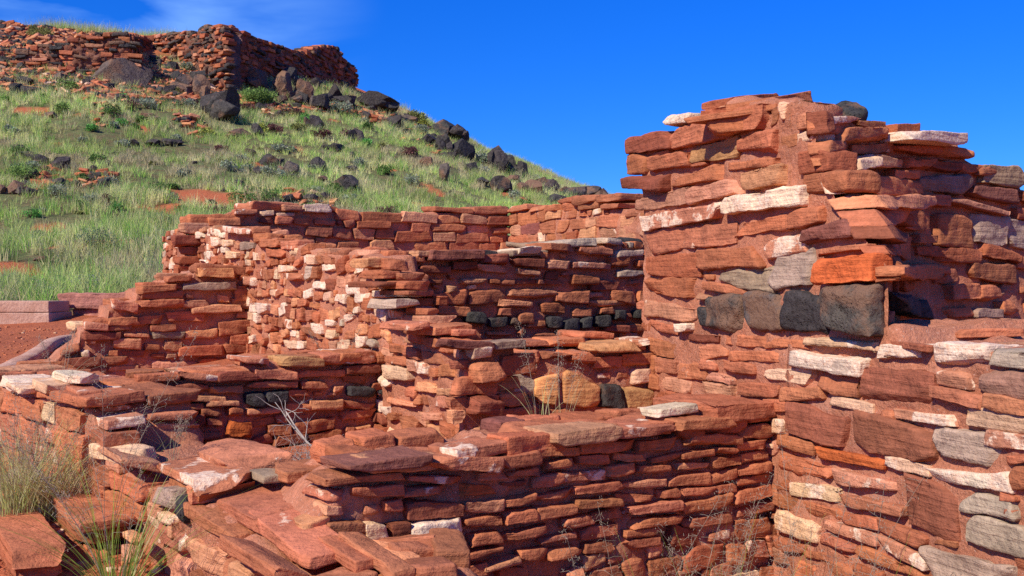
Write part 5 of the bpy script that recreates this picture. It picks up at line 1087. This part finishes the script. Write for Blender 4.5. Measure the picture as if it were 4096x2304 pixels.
for i in range(700):
    px, py = (rng.uniform(-60, 700), rng.uniform(1560, 2300)) if i < 500 else (rng.uniform(-60, 360), rng.uniform(1308, 1480)); r = ray(px, py); ds = np.linspace(2.6, 18, 500); hh = H(r[0] * ds, ds); kk = np.nonzero(EYE + r[2] * ds < hh)[0]
    if not len(kk): continue
    d = ds[kk[0]]; l = rng.uniform(.006, .03) * (.7 if i < 500 else .8); free_block(gb, (r[0] * d, d, hh[kk[0]] + l * .2), (l, l * .8, l * .5), rng.uniform(0, 6), col=pick(dict(r=5, q=3, s=2, w=.4)), e=.012, chips=3, amp=.002)
V, F, C, Rn = gb.rough(20); tag(mesh_np('pebbles', V, F, M_SAND, None, C, Rn), 'small pebbles and chips strewn on the red soil at left', 'pebbles', kind='stuff')

# ------------------------------------------------------------------ foreground grasses and the dead branch
def grass_plant(px, d, hgt, K, lean, width, cols, label, spread=.06, seeds=0, tip=.25, group='grass plants around the near walls', z=None, name='grass_plant', x=None):
    x = sx(px, d); zz = float(H(x, d)[0]) if z is None else z
    t = thing(name, label, 'grass', (x, d, zz), group)
    V, F, C = tuft_blades(np.array([[x, d, zz - .01]]), K, np.array([hgt]), np.array([lean]), width, np.array([cols]), tip, spread, 6)
    mesh_np('blades', V, F, M_LEAF, t, C, smooth=False)
    if seeds:
        tb = Tubes(); Vs = []; 
        for _ in range(seeds):
            a = rng.uniform(0, 6.28); ln_ = rng.uniform(.15, .55) * hgt; h = hgt * rng.uniform(.75, 1.25); p0 = np.array([x, d, zz]) + [math.cos(a) * spread * .5, math.sin(a) * spread * .5, 0]
            P_ = [p0 + np.array([math.cos(a) * ln_ * u ** 1.7, math.sin(a) * ln_ * u ** 1.7, h * u]) for u in np.linspace(0, 1, 7)]
            tb.add(P_, .0011, .0006, 3)
            for u in np.linspace(.55, 1, 14):          # open panicle: hair-thin side branches with tiny seeds
                i = min(int(u * 6), 5); f = u * 6 - i; q = P_[i] * (1 - f) + P_[i + 1] * f
                for _k in range(2):
                    dv = rng.normal(size=3) * [1, 1, .5] + [0, 0, .5]; dv = dv / np.linalg.norm(dv) * (1.15 - u) * .20 * hgt
                    m2 = q + dv * .5 + rng.normal(0, .004, 3); tb.add([q, m2, q + dv + [0, 0, -.01]], .0006, .0004, 3)
                    for s_ in (.55, .75, 1.0):
                        e_ = q + dv * s_ + rng.normal(0, .008, 3); tb.add([e_, e_ + rng.normal(0, .003, 3) + [0, 0, .004]], .0009, .0006, 3)
        tb.build('seed_heads', M_STRAW, t)
M_STRAW = mat_plain('straw', (.34, .27, .19))
G1 = (.26, .36, .06); G2 = (.45, .40, .17); G3 = (.34, .36, .13)
grass_plant(150, 3.70, .40, 300, .7, .0042, (.50, .48, .17), 'dense straw and green bunch grass at the left edge, upper of two clumps', .09, 8, .55)
grass_plant(50, 3.62, .44, 170, .6, .004, (.42, .46, .15), 'loose bunch grass cut by the left edge of the picture', .08, 6, .5)
grass_plant(250, 3.74, .30, 300, .85, .0045, (.62, .48, .24), 'dry straw-coloured clump at the foot of the low left wall', .08, 4, .75)
grass_plant(470, 2.90, .50, 110, .75, .0042, G1, 'fresh green grass clump between the steps and the low wall at the bottom', .04, 4, .15)
grass_plant(420, 3.3, .62, 14, .6, .003, G1, 'few long arching green blades leaning over the steps', .03, 3, .2)
for px, d, h, K, sd_, l in [(2420, 3.05, .74, 12, 3, 'leftmost airy grass in front of the near wall'), (2560, 3.15, .66, 4, 1, 'tall thin stem of airy grass in front of the middle of the near wall'), (2700, 3.2, .74, 12, 4, 'airy grass with fine purple-grey seed heads before the near wall'), (2860, 3.3, .76, 20, 5, 'largest airy grass in front of the right part of the near wall'), (3000, 3.35, .72, 16, 4, 'airy grass at the corner where the near wall meets the tall wall'), (3230, 3.1, .82, 10, 4, 'sparse grass at the foot of the tall wall'), (3420, 2.9, .80, 12, 4, 'green-bladed grass under the tall wall at the bottom edge')]:
    grass_plant(px, d, h, K, .28, .0032, G1, l, .05, sd_, .2, z=.1)
grass_plant(2160, 3.95, .36, 16, .9, .003, (.50, .50, .18), 'pale arching grass growing behind the near wall before the tan blocks', .03, 2, .4, z=1.02)
grass_plant(2240, 4.0, .34, 16, .3, .0025, (.42, .38, .18), 'fine upright dry grass before the tan blocks', .05, 2, .6, z=1.02)
grass_plant(1345, 5.0, .22, 40, .8, .002, (.40, .33, .17), 'wispy dry grass against the curving wall', .06, 2, .7, z=1.12)
grass_plant(690, 3.45, .16, 16, .9, .0015, (.28, .30, .16), 'tiny wiry plant on the low wall beside the square block', .02, 2, .5, z=1.0)
grass_plant(240, 4.35, .22, 30, .9, .0016, (.32, .33, .2), 'wiry grey-green plant on the wall end by the kerb', .05, 3, .5, z=1.17)
tb = Tubes(); p0 = at(1235, 1868, 3.85); t = thing('dead_bush', 'bare bleached branch standing in the small room behind the low wall', 'dead branch', (p0[0], p0[1], .86))
A_ = [(1235, 1868), (1262, 1800), (1225, 1765), (1180, 1705), (1150, 1655), (1140, 1640)]
main = [at(x_, y_, 3.85 + .02 * i) for i, (x_, y_) in enumerate(A_)]; tb.add(main, .006, .002, 6)
def twig(p, dv, L, r, lev):
    q = [p]; dcur = dv / np.linalg.norm(dv)
    for i in range(5): dcur = dcur + rng.normal(0, .22, 3); dcur /= np.linalg.norm(dcur); q.append(q[-1] + dcur * L / 5)
    tb.add(q, r, r * .4, 4)
    if lev > 0:
        for _ in range(4): twig(q[rng.integers(1, 5)], dcur + rng.normal(0, .7, 3), L * .55, r * .55, lev - 1)
for i in range(1, 6): twig(main[i], np.array([rng.normal(), rng.normal() * .5, .6]), .10, .0022, 1)
twig(main[2], np.array([-1, .1, .6]), .22, .004, 1); twig(main[1], np.array([1, .1, 1.0]), .16, .003, 1)
for _ in range(9): twig(main[0], np.array([rng.normal(-.3, .9), rng.normal() * .7, rng.uniform(.15, .9)]), rng.uniform(.1, .2), .0018, 2)
tb.build('branches', M_TWIG, t)
